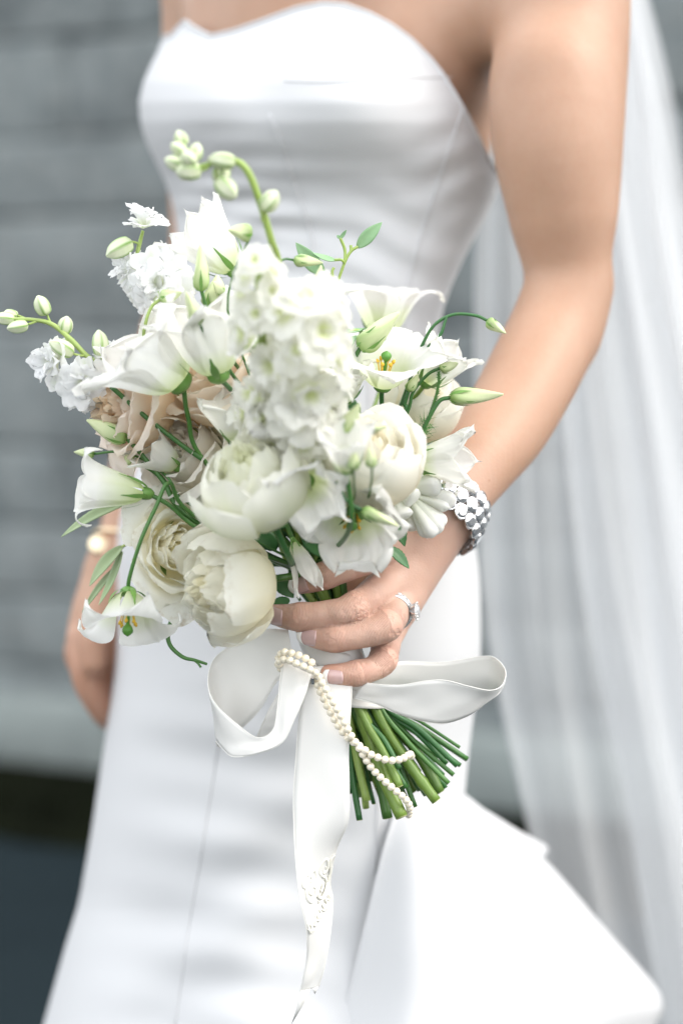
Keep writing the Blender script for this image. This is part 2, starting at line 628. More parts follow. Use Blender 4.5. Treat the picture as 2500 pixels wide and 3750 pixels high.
def seg_dist(X, Dp, U, a, b, r1, r2):
    ba = b - a
    L = float(ba.dot(ba)) + 1e-12
    h = np.clip(((X - a[0]) * ba[0] + (Dp - a[1]) * ba[1] + (U - a[2]) * ba[2]) / L, 0, 1)
    d = np.sqrt((X - a[0] - ba[0] * h) ** 2 + (Dp - a[1] - ba[1] * h) ** 2 + (U - a[2] - ba[2] * h) ** 2)
    return d - (r1 + (r2 - r1) * h), h


def smin(a, b, k):
    h = np.maximum(k - np.abs(a - b), 0) / k
    return np.minimum(a, b) - h * h * k * 0.25


def coords(s):
    return AX[s[0]][:, None, None], AD[s[1]][None, :, None], AU[s[2]][None, None, :]


def add_seg(A, p, q, k, m=0.03):
    a, ra = p; b, rb = q
    s = sl_of(np.minimum(a - ra, b - rb), np.maximum(a + ra, b + rb), m)
    if any(x.stop <= x.start for x in s): return
    d, _ = seg_dist(*coords(s), a, b, ra, rb)
    A[s] = smin(A[s], d.astype(np.float32), k)


def chain(*pts):
    return [(Q(x, y, D), r) for x, y, D, r in pts]


def resample(c, n):
    a = catmull(np.array([list(p) + [r] for p, r in c]), (len(c) - 1) * n + 1)
    return [(x[:3], float(x[3])) for x in a]


def add_chain(A, c, k, m=0.03, n=5):
    c = resample(c, n) if len(c) > 2 else c
    lo = np.min([p - r for p, r in c], axis=0); hi = np.max([p + r for p, r in c], axis=0)
    s = sl_of(lo, hi, m)
    f = np.full(A[s].shape, 0.03, dtype=np.float32)
    for (a, ra), (b, rb) in zip(c[:-1], c[1:]):
        s2 = sl_of(np.minimum(a - ra, b - rb), np.maximum(a + ra, b + rb), m)
        loc = tuple(slice(x.start - y.start, x.stop - y.start) for x, y in zip(s2, s))
        d, _ = seg_dist(*coords(s2), a, b, ra, rb)
        f[loc] = np.minimum(f[loc], d)
    A[s] = smin(A[s], f, k)


body = Field().a
# trunk, shoulders, neck
add_chain(body, chain((1150, -120, .335, .082), (1150, 450, .340, .085), (1150, 900, .32, .065), (1150, 1350, .31, .06)), 0.03)
add_chain(body, chain((1500, 60, .285, .058), (1500, 600, .305, .060), (1380, 1000, .31, .045), (1300, 1300, .31, .045)), 0.02)
add_chain(body, chain((880, 60, .355, .046), (900, 600, .345, .050), (920, 1300, .32, .045)), 0.02)
add_chain(body, chain((2010, -90, .215, .050), (1600, -160, .29, .055), (1120, -230, .36, .055), (820, -120, .40, .05)), 0.03)
add_chain(body, chain((1130, -250, .37, .050), (1120, -620, .37, .048)), 0.03)
# collarbone hollows and pectoral fold towards the arm
add_chain(body, chain((1850, 30, .225, .035), (1640, 130, .245, .040), (1500, 300, .26, .05)), 0.02)
# her left arm (right in the picture)
arm = Field().a
add_chain(arm, chain((2050, -130, .205, .0500), (2052, 150, .190, .0475), (2050, 446, .172, .0438), (2066, 700, .168, .0368), (2072, 900, .166, .0312),
                     (2074, 1040, .165, .0292), (2040, 1170, .160, .0305), (1990, 1290, .148, .0314), (1858, 1537, .112, .0296), (1745, 1690, .083, .0262), (1660, 1800, .066, .0238), (1592, 1885, .056, .0222)), 0.012)
# muscle shapes: biceps, elbow point
add_chain(arm, chain((2000, 300, .155, .030), (2010, 560, .150, .030), (2040, 760, .155, .024)), 0.03)
add_chain(arm, chain((2104, 1070, .180, .021), (2056, 1225, .172, .021)), 0.02)
body = smin(body, arm, 0.012).astype(np.float32)
# her right arm hanging at the far side
add_chain(body, chain((800, -60, .40, .047), (785, 450, .415, .042), (775, 900, .42, .035), (690, 1120, .42, .033), (560, 1560, .39, .029), (470, 1950, .36, .0225), (425, 2080, .35, .0225)), 0.012)
rh = chain((428, 2080, .35, .0215), (385, 2220, .345, .025), (352, 2390, .342, .025))
add_chain(body, rh, 0.012)
for (x, y, D) in ((300, 2395, .330), (332, 2415, .340), (368, 2410, .352), (400, 2390, .365)):
    add_chain(body, chain((x, y - 60, D, .012), (x + 14, y + 85, D - .008, .0112), (x + 62, y + 190, D, .0098), (x + 88, y + 235, D + .014, .0085)), 0.002)
add_chain(body, chain((390, 2180, .33, .013), (340, 2320, .315, .011), (345, 2430, .31, .009)), 0.008)

# her left hand: palm then fingers, each finger blends with the palm but not with its neighbour
MCP = dict(index=(1418, 1985, .040, .0122), middle=(1452, 2112, .040, .0120), ring=(1452, 2200, .040, .0112), pinky=(1418, 2300, .040, .0100))
FING = dict(
    index=chain(MCP['index'], (1338, 2046, .004, .0090), (1270, 2078, -.001, .0083), (1190, 2108, -.001, .0078), (1140, 2126, .002, .0072), (1092, 2139, .007, .0060)),
    middle=chain(MCP['middle'], (1300, 2226, -.004, .0093), (1200, 2250, -.006, .0084), (1100, 2260, -.003, .0080), (1050, 2258, .000, .0074), (1006, 2250, .005, .0060)),
    ring=chain(MCP['ring'], (1412, 2290, -.001, .0094), (1320, 2322, -.007, .0084), (1228, 2337, -.008, .0080), (1175, 2334, -.005, .0074), (1124, 2324, .000, .0059)),
    pinky=chain(MCP['pinky'], (1402, 2416, .008, .0082), (1360, 2450, .001, .0074), (1305, 2466, -.004, .0072), (1250, 2470, -.005, .0067), (1202, 2468, -.004, .0056)))
palm = body.copy()
for nm, w0 in (('index', (1585, 1865, .050, .0165)), ('middle', (1590, 1885, .052, .017)), ('ring', (1595, 1905, .056, .0165)), ('pinky', (1600, 1925, .060, .015))):
    add_chain(palm, chain(w0, MCP[nm]), 0.012)
add_chain(palm, chain((1540, 1990, .062, .016), (1440, 2200, .060, .013)), 0.012)
add_chain(palm, chain((1560, 1930, .068, .016), (1450, 2040, .082, .0125), (1320, 2120, .074, .0100), (1215, 2150, .062, .0080)), 0.010)
for nm in ('index', 'middle', 'ring'):                       # knuckle heads
    p = Q(*MCP[nm][:3]) + np.array((.002, -.004, .0015)); add_seg(palm, (p, .0095), (p + .0005, .0095), 0.008)
H = palm.copy()
for nm, c in FING.items():
    lo = np.min([p - r for p, r in c], axis=0); hi = np.max([p + r for p, r in c], axis=0)
    s = sl_of(lo, hi, 0.02)
    f = np.full(H[s].shape, 0.03, dtype=np.float32)
    cs = coords(s)
    cr = resample(c, 4)
    for (a, ra), (b, rb) in zip(cr[:-1], cr[1:]):
        d, _ = seg_dist(*cs, a, b, ra, rb)
        f = np.minimum(f, d.astype(np.float32))
    for j in (1, 3):                                         # joint swellings on the back of the finger
        a, ra = c[j]
        o = a + np.array((0, -.0010, .0003))
        d, _ = seg_dist(*cs, o, o + .0003, ra * .93, ra * .93)
        f = smin(f, d.astype(np.float32), 0.004)
    H[s] = smin(H[s], smin(palm[s], f, 0.007), 0.0009)
body = H


def surface_nets(A):
    S = A < 0
    nx, ny, nz = A.shape
    acc = np.zeros((nx - 1, ny - 1, nz - 1), dtype=np.int8)
    for i in (0, 1):
        for j in (0, 1):
            for k in (0, 1):
                acc += S[i:nx - 1 + i, j:ny - 1 + j, k:nz - 1 + k]
    I, J, K = np.nonzero((acc > 0) & (acc < 8))
    idm = np.full(acc.shape, -1, dtype=np.int32)
    idm[I, J, K] = np.arange(len(I))
    pos = np.zeros((len(I), 3)); cnt = np.zeros(len(I))
    cor = [(i, j, k) for i in (0, 1) for j in (0, 1) for k in (0, 1)]
    for a in cor:
        for d in range(3):
            if a[d]: continue
            b = list(a); b[d] = 1
            va = A[I + a[0], J + a[1], K + a[2]]; vb = A[I + b[0], J + b[1], K + b[2]]
            m = (va < 0) != (vb < 0)
            t = np.where(m, va / (va - vb + 1e-20), 0)
            pa = np.stack([AX[I + a[0]], AD[J + a[1]], AU[K + a[2]]], 1); pb = np.stack([AX[I + b[0]], AD[J + b[1]], AU[K + b[2]]], 1)
            pos += np.where(m[:, None], pa + (pb - pa) * t[:, None], 0); cnt += m
    pos /= cnt[:, None]
    F = []
    for d in range(3):
        sh = [slice(1, -1)] * 3
        s0 = [slice(1, n - 1) for n in A.shape]; s1 = list(s0)
        s0[d] = slice(0, A.shape[d] - 1); s1[d] = slice(1, A.shape[d])
        ch = S[tuple(s0)] != S[tuple(s1)]
        idx = np.argwhere(ch)
        off = np.ones(3, dtype=int); off[d] = 0
        idx = idx + off
        o = [x for x in range(3) if x != d]
        e1 = np.zeros(3, dtype=int); e1[o[0]] = 1
        e2 = np.zeros(3, dtype=int); e2[o[1]] = 1
        q = [idm[tuple((idx - x).T)] for x in (e1 + e2, e2, 0 * e1, e1)]
        q = np.stack(q, 1)
        flip = S[tuple(idx.T)]
        if d == 1: flip = ~flip
        q[flip] = q[flip][:, ::-1]
        F.append(q)
    F = np.vstack(F)
    return pos, F[(F >= 0).all(1)]


bv, bf = surface_nets(body)
# relax the surface a little so that the voxel steps vanish
E = np.vstack([bf[:, [0, 1]], bf[:, [1, 2]], bf[:, [2, 3]], bf[:, [3, 0]]])
deg = np.bincount(E.ravel(), minlength=len(bv)).astype(float)
for _ in range(6):
    for lam in (0.55, -0.50):
        avg = np.zeros_like(bv)
        for c in range(3):
            avg[:, c] = np.bincount(E[:, 0], bv[E[:, 1], c], len(bv)) + np.bincount(E[:, 1], bv[E[:, 0], c], len(bv))
        avg /= deg[:, None]
        bv = bv + lam * (avg - bv)
along = np.zeros(len(bv)); wrk = np.zeros(len(bv)); red = np.zeros(len(bv)); hand = np.zeros(len(bv))
best = np.full(len(bv), 1.0)
X, Dp, U = bv[:, 0], bv[:, 1], bv[:, 2]
for nm, c in FING.items():
    tot = 0.0
    js = []
    for i, ((a, ra), (b, rb)) in enumerate(zip(c[:-1], c[1:])):
        L = float(np.linalg.norm(b - a))
        d, h = seg_dist(X, Dp, U, a, b, ra, rb)
        m = (d < best) & (d < 0.006)
        best[m] = d[m]
        along[m] = tot + L * h[m]
        tot += L
        js.append(tot)
    m = (best < 0.006)
    for jp, sg, amp in ((js[0], .0062, 1.0), (js[2], .0042, .8)):
        cpt = c[1][0] if jp == js[0] else c[3][0]
        near = np.exp(-(np.linalg.norm(bv - cpt, axis=1) / (sg * 2.1)) ** 2)
        wrk = np.maximum(wrk, amp * near)
        red = np.maximum(red, 0.75 * amp * np.exp(-(np.linalg.norm(bv - cpt, axis=1) / .0105) ** 2))
    red = np.maximum(red, 0.8 * np.exp(-(np.linalg.norm(bv - c[-1][0], axis=1) / .011) ** 2))
hand = np.clip(1 - (np.linalg.norm(bv - Q(1400, 2150, .02), axis=1) - .055) / .06, 0, 1)
rhc = Q(400, 2480, .35)
red = np.maximum(red, 0.9 * np.clip(1 - np.linalg.norm(bv - rhc, axis=1) / .075, 0, 1))
person = mk('person', toW(bv), bf, M['skin'], attrs=dict(along=along, wrinkle=wrk, red=red, hand=hand))
tag(person, 'bride in strapless white dress holding the bouquet in her left hand', 'person')


def sdf_at(q):
    """trilinear lookup in the body field"""
    out = []
    i = [np.clip(np.searchsorted(A, q[..., n]) - 1, 0, len(A) - 2) for n, A in enumerate((AX, AD, AU))]
    f = [(q[..., n] - A[i[n]]) / (A[i[n] + 1] - A[i[n]]) for n, A in enumerate((AX, AD, AU))]
    v = 0
    for a in (0, 1):
        for b in (0, 1):
            for c in (0, 1):
                w = (f[0] if a else 1 - f[0]) * (f[1] if b else 1 - f[1]) * (f[2] if c else 1 - f[2])
                v = v + w * body[i[0] + a, i[1] + b, i[2] + c]
    return v


def unit(v):
    v = np.asarray(v, float)
    return v / (np.linalg.norm(v) + 1e-12)


def nail(tip, ax, width, length, dors, lift=0.0003):
    """a curved nail on the back of a fingertip; tip = free edge centre, ax = towards the knuckle, dors = outwards"""
    ax = np.array(ax, float); ax /= np.linalg.norm(ax)
    dors = np.array(dors, float); dors -= ax * dors.dot(ax); dors /= np.linalg.norm(dors)
    side = np.cross(ax, dors)
    nu, nv = 11, 13
    V = np.zeros((nv, nu, 3))
    for j in range(nv):
        for i in range(nu):
            u = -1 + 2 * i / (nu - 1); v = j / (nv - 1)
            s = -0.16 * (1 - u * u) * (1 - v) * 1.0 + v * (1 - 0.14 * u * u)      # rounded free edge and cuticle
            wid = width * 0.5 * (0.93 + 0.07 * math.sin(math.pi * min(1, v * 1.3)))
            ang = u * 0.92
            rr = wid / 0.85
            V[j, i] = tip + ax * s * length + side * rr * math.sin(ang) + dors * rr * (math.cos(ang) - 1) + dors * (0.0004 * math.sin(math.pi * v))
    V = V.reshape(-1, 3)
    cut = 4
    a, b = V[(cut - 1) * nu:], V[:cut * nu]
    o1 = mk('fingernail', toW(a), grid_faces(nu, nv - cut + 1), M['nail'], person)
    o2 = mk('nail_tip', toW(b + dors * 0.00012), grid_faces(nu, cut), M['nail_tip'], o1)
    for o in (o1, o2):
        sd = o.modifiers.new('thick', 'SOLIDIFY'); sd.thickness = 0.0005; sd.offset = -1


for nm, w, L, up in (('index', .0108, .0120, (0.05, -1, -.10)), ('middle', .0114, .0124, (-.1, -1, -.12)), ('ring', .0114, .0124, (-.1, -1, -.10)), ('pinky', .0096, .0110, (0, -1, -.25))):
    c = FING[nm]
    a = c[-1][0]; b = c[-2][0]
    ax = (b - a) / np.linalg.norm(b - a)
    dn = np.array(up, float); dn -= ax * dn.dot(ax); dn /= np.linalg.norm(dn)
    t0 = a - ax * (c[-1][1] * 0.22)
    # rest the plate on the skin at the cuticle and behind the free edge
    ends = []
    for f in (.25, 1.0):
        q = t0 + ax * L * f
        for _ in range(120):
            if sdf_at(q[None])[0] < 0.00025: q = q + dn * 0.00015
        ends.append(q)
    ax = unit(ends[1] - ends[0])
    t0 = ends[0] - ax * L * .25 + dn * .0003
    nail(t0, ax, w, L, dn)

# ------------------------------------------------------------------ the wedding dress
dress = thing('wedding_dress', 'strapless white satin wedding dress with sweetheart neckline and flared skirt', 'wedding dress', None, Matrix.Translation(P(1130, 3750, .3)))
dinv = np.array(P(1130, 3750, .3))
LV = np.array([  # py, left px, right px, centre depth, half depth
    (-60, 640, 1585, .325, .085), (60, 628, 1620, .320, .088), (140, 605, 1650, .315, .092), (220, 560, 1692, .310, .100), (300, 521, 1738, .305, .108), (370, 505, 1766, .303, .112), (450, 510, 1792, .302, .112),
    (550, 546, 1820, .303, .106), (650, 600, 1838, .305, .098), (720, 628, 1818, .305, .093), (800, 643, 1772, .304, .089), (900, 652, 1722, .303, .086), (1050, 655, 1648, .300, .084), (1200, 645, 1604, .298, .084),
    (1400, 610, 1590, .295, .090), (1550, 565, 1604, .293, .098), (1700, 500, 1652, .292, .106), (1900, 436, 1722, .290, .114), (2050, 425, 1750, .290, .118), (2200, 428, 1759, .290, .120), (2400, 424, 1760, .290, .122),
    (2550, 408, 1744, .290, .122), (2700, 386, 1722, .290, .122), (2900, 356, 1702, .290, .124), (3050, 335, 1690, .290, .126), (3200, 308, 1700, .290, .128), (3330, 286, 1710, .290, .13), (3400, 258, 1720, .29, .132), (3550, 216, 1740, .29, .14), (3750, 160, 1760, .29, .15),
    (4200, 40, 1820, .29, .18), (5000, -150, 1900, .29, .22), (5700, -280, 1980, .29, .25)])
NECK = [(480, 133), (628, 132), (655, 98), (680, 76), (706, 98), (770, 132), (850, 114), (960, 75), (1080, 30), (1180, 10), (1260, 16), (1350, 48), (1430, 90), (1500, 140), (1570, 210), (1620, 272), (1680, 370), (1730, 465), (1780, 570), (1830, 655)]
rd = np.random.RandomState(3)


def fold(px, py):
    """soft crease relief of the satin in metres"""
    w = 0.0
    # horizontal pulls below the bust at the left, along the front of the skirt
    a = np.exp(-((px - 780) / 330) ** 2) * np.exp(-((py - 820) / 230) ** 2)
    w = w + a * 0.0036 * (np.sin(py / 24 + px / 190 + 1.1 * np.sin(px / 130)) + 0.6 * np.sin(py / 13.5 - px / 160))
    a = np.exp(-((px - 1480) / 300) ** 2) * np.exp(-((py - 980) / 260) ** 2)
    w = w + a * 0.0022 * np.sin(py / 27 - px / 80 + np.sin(px / 90))
    a = np.exp(-((px - 1680) / 130) ** 2) * np.exp(-((py - 620) / 220) ** 2)
    w = w + a * 0.0024 * np.sin(py / 23 + px / 60)
    a = np.exp(-((px - 820) / 420) ** 2) * np.clip((py - 2400) / 300, 0, 1)
    w = w + a * 0.0030 * (np.sin(py / 70 + px / 310 + 0.8 * np.sin(px / 170 + py / 240)) + 0.5 * np.sin(py / 33 - px / 200))
    a = np.clip((py - 2900) / 500, 0, 1)
    w = w + a * 0.006 * np.sin((px - 0.16 * (py - 3750)) / 118.0) * np.exp(-((px - 700) / 700) ** 2)
    w = w + 0.0012 * np.sin(px / 140 + py / 390) * np.sin(py / 310 - px / 500)
    return w


def dress_pt(th, py):
    xl = smooth_interp(LV[:, [0, 1]], py); xr = smooth_interp(LV[:, [0, 2]], py)
    yc = smooth_interp(LV[:, [0, 3]], py); hb = smooth_interp(LV[:, [0, 4]], py)
    xc, a = (xl + xr) / 2, (xr - xl) / 2
    px = xc + a * np.cos(th)
    s = np.sin(th)
    D = yc - hb * np.sign(s) * np.abs(s) ** 0.85 - 0.045 * np.cos(th)
    front = np.clip(s, 0, 1)
    D = D - front * 0.022 * np.exp(-((px - 1220) / 340) ** 2 - ((py - 300) / 300) ** 2)
    D = D - front * 0.015 * np.exp(-((px - 690) / 200) ** 2 - ((py - 340) / 230) ** 2)
    D = D + front * 0.006 * np.exp(-((px - 930) / 120) ** 2 - ((py - 300) / 150) ** 2)
    D = D - front * fold(px, py)
    return px, D


def dress_xyz(th, py):
    px, D = dress_pt(th, py)
    s = (1 + D) / PXM
    return np.stack([(px - 1250) * s, D, (1875 - py) * s], -1)


NT = 220
TH = np.linspace(0, 2 * math.pi, NT, endpoint=False)
WAIST = 1230.0
top = np.zeros(NT)
for i, th in enumerate(TH):
    if 0 <= th <= math.pi:                                  # the front half: follow the neckline
        y = 300.0
        for _ in range(40):
            px, _d = dress_pt(th, np.array(y)); y = 0.5 * y + 0.5 * float(interp(NECK, px))
        top[i] = y
top[0] = 655
for i, th in enumerate(TH):
    if th > math.pi:
        f = (th - math.pi) / math.pi
        top[i] = 133 + (690 - 133) * min(1, f * 1.8) if f < 0.95 else 665
NB = 110
T = np.linspace(0, 1, NB)
V = np.zeros((NB, NT, 3))
for j, t in enumerate(T):
    V[j] = dress_xyz(TH, top + (WAIST - top) * t)
bod = mk('bodice', toW(V.reshape(-1, 3)) - dinv, grid_faces(NT, NB, wrap=True), M['dress'], dress)
sd = bod.modifiers.new('cloth', 'SOLIDIFY'); sd.thickness = 0.0022; sd.offset = -1
NS = 190
PY = np.concatenate([np.linspace(WAIST - 4, 3800, 165), np.linspace(3850, 5560, NS - 165)])
V = np.zeros((NS, NT, 3))
for j, y in enumerate(PY):
    V[j] = dress_xyz(TH, np.full(NT, y))
W = toW(V.reshape(-1, 3)); W[:, 2] = np.maximum(W[:, 2], 0.01)
ski = mk('skirt', W - dinv, grid_faces(NT, NS, wrap=True), M['dress'], dress)


def on_dress(px, py):
    """theta on the front half for a pixel column"""
    xl = float(smooth_interp(LV[:, [0, 1]], py)); xr = float(smooth_interp(LV[:, [0, 2]], py))
    c = np.clip((px - (xl + xr) / 2) / ((xr - xl) / 2), -0.999, 0.999)
    return math.acos(c)


def seam(pts, r=0.0007):
    k = catmull(np.array(pts, float), 60)
    pth = np.array([dress_xyz(np.array(on_dress(x, y)), np.array(y)) for x, y in k])
    pth[:, 1] -= 0.0004
    V, F = tube(toW(pth), r, 6)
    mk('seam', V - dinv, F, M['dress'], dress)


seam([(985, 420), (1030, 530), (1080, 680), (1120, 800), (1150, 930), (1165, 1200)], 0.0014)
seam([(1695, 400), (1640, 560), (1580, 740), (1530, 900), (1490, 1060), (1470, 1210)])
seam([(1040, 296), (1200, 300), (1400, 290), (1560, 284), (1650, 285)], 0.0006)
seam([(835, 1260), (850, 1800), (838, 2300), (800, 2700), (740, 3100), (690, 3400), (640, 3760)])
seam([(1330, 1300), (1390, 1900), (1400, 2400), (1385, 2900), (1370, 3200)])
# the rolled top edge
V0 = dress_xyz(TH, top + 1.0); V0[:, 1] -= 0.0
tv, tf = tube(np.vstack([toW(V0), toW(V0)[:1]]), 0.0016, 6, cap=False)
mk('neckline_edge', tv - dinv, tf, M['dress'], dress)


def patch(rows, nu, nv, wave=None):
    """rows: list of lists of (px,py,D) with the same count -> smooth surface grid in camera frame"""
    A = np.array([[Q(*p) for p in r] for r in rows])
    B = np.stack([catmull(A[i], nu) for i in range(len(A))])
    C = np.stack([catmull(B[:, j], nv) for j in range(nu)], 1)
    if wave is not None: C = wave(C)
    return C.reshape(-1, 3), grid_faces(nu, nv)


def flounce_wave(C):
    nv, nu, _ = C.shape
    u = np.linspace(0, 1, nu)[None]; v = np.linspace(0, 1, nv)[:, None]
    C[..., 1] += v * 0.012 * np.sin(u * 15 + v * 1.5) * (1 - u * .5)
    return C


rows = [[(1455, 2930, .165), (1530, 2930, .17), (1600, 2925, .19), (1660, 2922, .22), (1694, 2920, .26)],
        [(1400, 3120, .150), (1530, 3130, .14), (1690, 3130, .16), (1850, 3132, .22), (1975, 3150, .33)],
        [(1335, 3400, .140), (1530, 3410, .12), (1760, 3400, .14), (2020, 3400, .22), (2190, 3395, .36)],
        [(1275, 3660, .135), (1530, 3690, .11), (1800, 3700, .13), (2150, 3680, .22), (2398, 3640, .38)],
        [(1225, 3860, .130), (1530, 3900, .10), (1800, 3900, .12), (2150, 3860, .22), (2380, 3760, .38)]]
V, F = patch(rows, 60, 70, flounce_wave)
fl = mk('flounce', toW(V) - dinv, F, M['dress'], dress)
sd = fl.modifiers.new('cloth', 'SOLIDIFY'); sd.thickness = 0.003; sd.offset = -1
# back side of the flare so that it is a closed bell
rows = [[(1694, 2920, .26), (1640, 2915, .36), (1500, 2910, .42)], [(1975, 3150, .33), (1900, 3130, .44), (1600, 3120, .50)], [(2190, 3395, .36), (2080, 3380, .50), (1700, 3380, .58)], [(2398, 3640, .38), (2250, 3640, .54), (1800, 3640, .64)], [(2380, 3760, .38), (2260, 3760, .54), (1800, 3760, .64)]]
V, F = patch(rows, 20, 30)
mk('flounce', toW(V) - dinv, F, M['dress'], dress)
# the small turned-over fold above the flare
rows = [[(1692, 2915, .24), (1800, 2980, .28), (1905, 3045, .32), (2003, 3100, .36)],
        [(1700, 3030, .215), (1790, 3070, .235), (1890, 3100, .28), (2004, 3118, .35)],
        [(1690, 3128, .175), (1790, 3128, .19), (1900, 3132, .255), (1985, 3142, .335)],
        [(1690, 3150, .20), (1790, 3150, .23), (1890, 3152, .29), (1970, 3152, .35)]]
V, F = patch(rows, 24, 24)
fo = mk('turned_fold', toW(V) - dinv, F, M['dress'], dress)
sd = fo.modifiers.new('cloth', 'SOLIDIFY'); sd.thickness = 0.003; sd.offset = 1

# ------------------------------------------------------------------ the veil
vroot = Matrix.Translation(P(2150, 3000, .6))
veil = thing('bridal_veil', 'sheer white tulle veil hanging in long folds behind her arm', 'veil', None, vroot)
vinv = np.array(P(2150, 3000, .6))


def veil_layer(L, Rr, D0, amp, nf, ph, seed):
    r = np.random.RandomState(seed)
    nu, nv = 150, 60
    a = catmull(np.array(L, float), nv); b = catmull(np.array(Rr, float), nv)
    V = np.zeros((nv, nu, 3))
    u = np.linspace(0, 1, nu)
    for j in range(nv):
        t = j / (nv - 1)
        fo = sum(w * np.sin(2 * math.pi * f * (u + 0.05 * math.sin(3 * t + f)) + p + 0.5 * t) for f, p, w in ph)
        x = a[j, 0] + (b[j, 0] - a[j, 0]) * u
        y = a[j, 1] + (b[j, 1] - a[j, 1]) * u
        D = D0 + amp * (0.25 + 0.9 * t) * fo + 0.05 * t
        x = x + 22 * (0.4 + t) * np.cos(2 * math.pi * nf * u + ph[0][1])
        s = (1 + D) / PXM
        V[j] = np.stack([(x - 1250) * s, D, (1875 - y) * s], -1)
    mk('tulle_layer', toW(V.reshape(-1, 3)) - vinv, grid_faces(nu, nv), M['veil_thin' if seed == 1 else 'veil'], veil)


veil_layer([(1900, -500), (1850, -100), (1745, 600), (1722, 1000), (1722, 1500), (1740, 2100), (1790, 2500), (1900, 3000), (2060, 3750), (2150, 4200)],
           [(2180, -500), (2345, -60), (2445, 330), (2510, 720), (2640, 1400), (2780, 2100), (2860, 2500), (2960, 3000), (3100, 3750), (3200, 4200)],
           .52, .018, 6, [(3, .3, .6), (6, 1.2, .5), (10, 2.2, .3)], 1)
veil_layer([(1960, -500), (1960, -100), (1960, 600), (1990, 1000), (2040, 1500), (2120, 2100), (2200, 2500), (2300, 3000), (2420, 3750), (2500, 4200)],
           [(2160, -500), (2300, -60), (2380, 330), (2440, 720), (2580, 1400), (2720, 2100), (2800, 2500), (2900, 3000), (3050, 3750), (3150, 4200)],
           .60, .020, 5, [(2.5, 1.3, .6), (5, 2.2, .5), (9, .7, .3)], 2)
veil_layer([(2240, -500), (2240, -100), (2250, 600), (2260, 1000), (2290, 1500), (2330, 2100), (2370, 2500), (2450, 3000), (2560, 3750), (2620, 4200)],
           [(2330, -500), (2340, -60), (2410, 330), (2490, 760), (2640, 1400), (2780, 2100), (2860, 2500), (2960, 3000), (3100, 3750), (3200, 4200)],
           .66, .015, 4, [(2, .3, .6), (4, 1.9, .4), (8, .2, .3)], 3)

# ------------------------------------------------------------------ bouquet tools
def unit(v):
    v = np.asarray(v, float)
    return v / (np.linalg.norm(v) + 1e-12)


def frame(axis, roll=0.0):
    """3x3 with columns X,Y,Z, Z along the camera-frame direction axis"""
    z = np.array(dirW(axis))
    a = np.array((0, 0, 1.0)) if abs(z[2]) < 0.9 else np.array((0, 1.0, 0))
    x = unit(np.cross(a, z)); y = np.cross(z, x)
    c, s = math.cos(roll), math.sin(roll)
    return np.stack([x * c + y * s, -x * s + y * c, z], 1)


def bez(ctrl, t):
    n = len(ctrl) - 1
    c = np.asarray(ctrl, float)
    return sum(math.comb(n, i) * (t ** i)[:, None] * ((1 - t) ** (n - i))[:, None] * c[i] for i in range(n + 1))


def petal(prof, hw, th0, rs, nu=11, nv=12, kind='round', point=1.7, ruf=0.0, rf=3.0, cup=0.0, tiprnd=0.22, lean=0.0):
    """one petal on a surface of revolution about z; returns verts and attributes"""
    u = np.linspace(-1, 1, nu)[None, :]; v = np.linspace(0, 1, nv)[:, None]
    vv = v * (1 - tiprnd * u * u * v)
    rz = bez(prof, vv.ravel()).reshape(nv, nu, 2)
    r, z = rz[..., 0].copy(), rz[..., 1].copy()
    if kind == 'point':
        g = np.where(v < .55, .55 + .45 * np.sin(np.clip(v / .55, 0, 1) * math.pi / 2), np.clip(1 - np.abs((v - .55) / .45) ** point, 0.03, 1))
    elif kind == 'narrow':
        g = np.sin(np.clip(v * .9 + .1, 0, 1) * math.pi * .93) ** 0.7
    else:
        g = np.clip(.45 + .55 * np.sin(np.clip(v / .6, 0, 1) * math.pi / 2), 0, 1) * np.where(v > .82, np.sqrt(np.clip(1 - ((v - .82) / .26) ** 2, .2, 1)), 1)
    ph = rs.uniform(0, 6.28); ph2 = rs.uniform(0, 6.28)
    w = np.sin(rf * math.pi * u + ph) + .55 * np.sin(2.3 * rf * math.pi * u + ph2 + 2 * v)
    r = r * (1 + cup * u * u * v) + ruf * v ** 2.2 * w
    z = z + ruf * .7 * v ** 2.2 * np.cos(rf * 1.3 * math.pi * u + ph2) + lean * u * v
    fine = np.sin(11 * u + ph) * np.sin(7.3 * u * 2 + ph2)
    r = r + ruf * .22 * v ** 9 * fine; z = z + ruf * .45 * v ** 9 * np.sin(13 * u + 2 * ph2)
    th = th0 + u * hw * g
    th = th + ruf / (np.abs(r) + 1e-4) * .4 * v * np.sin(3 * v * 3.1 + ph)
    V = np.stack([r * np.cos(th), r * np.sin(th), z], -1).reshape(-1, 3)
    ones = np.ones_like(r)
    tint = (ones * np.clip(v * 1.25, 0, 1)).ravel()
    stripe = (np.exp(-(u / .16) ** 2) * np.clip(1.1 - v, 0, 1)).ravel()
    edge = np.clip(ones * (v ** 7) * .9 + np.abs(u) ** 7 * v, 0, 1).ravel()
    return V, grid_faces(nu, nv), dict(tint=tint, stripe=stripe, edge=edge)


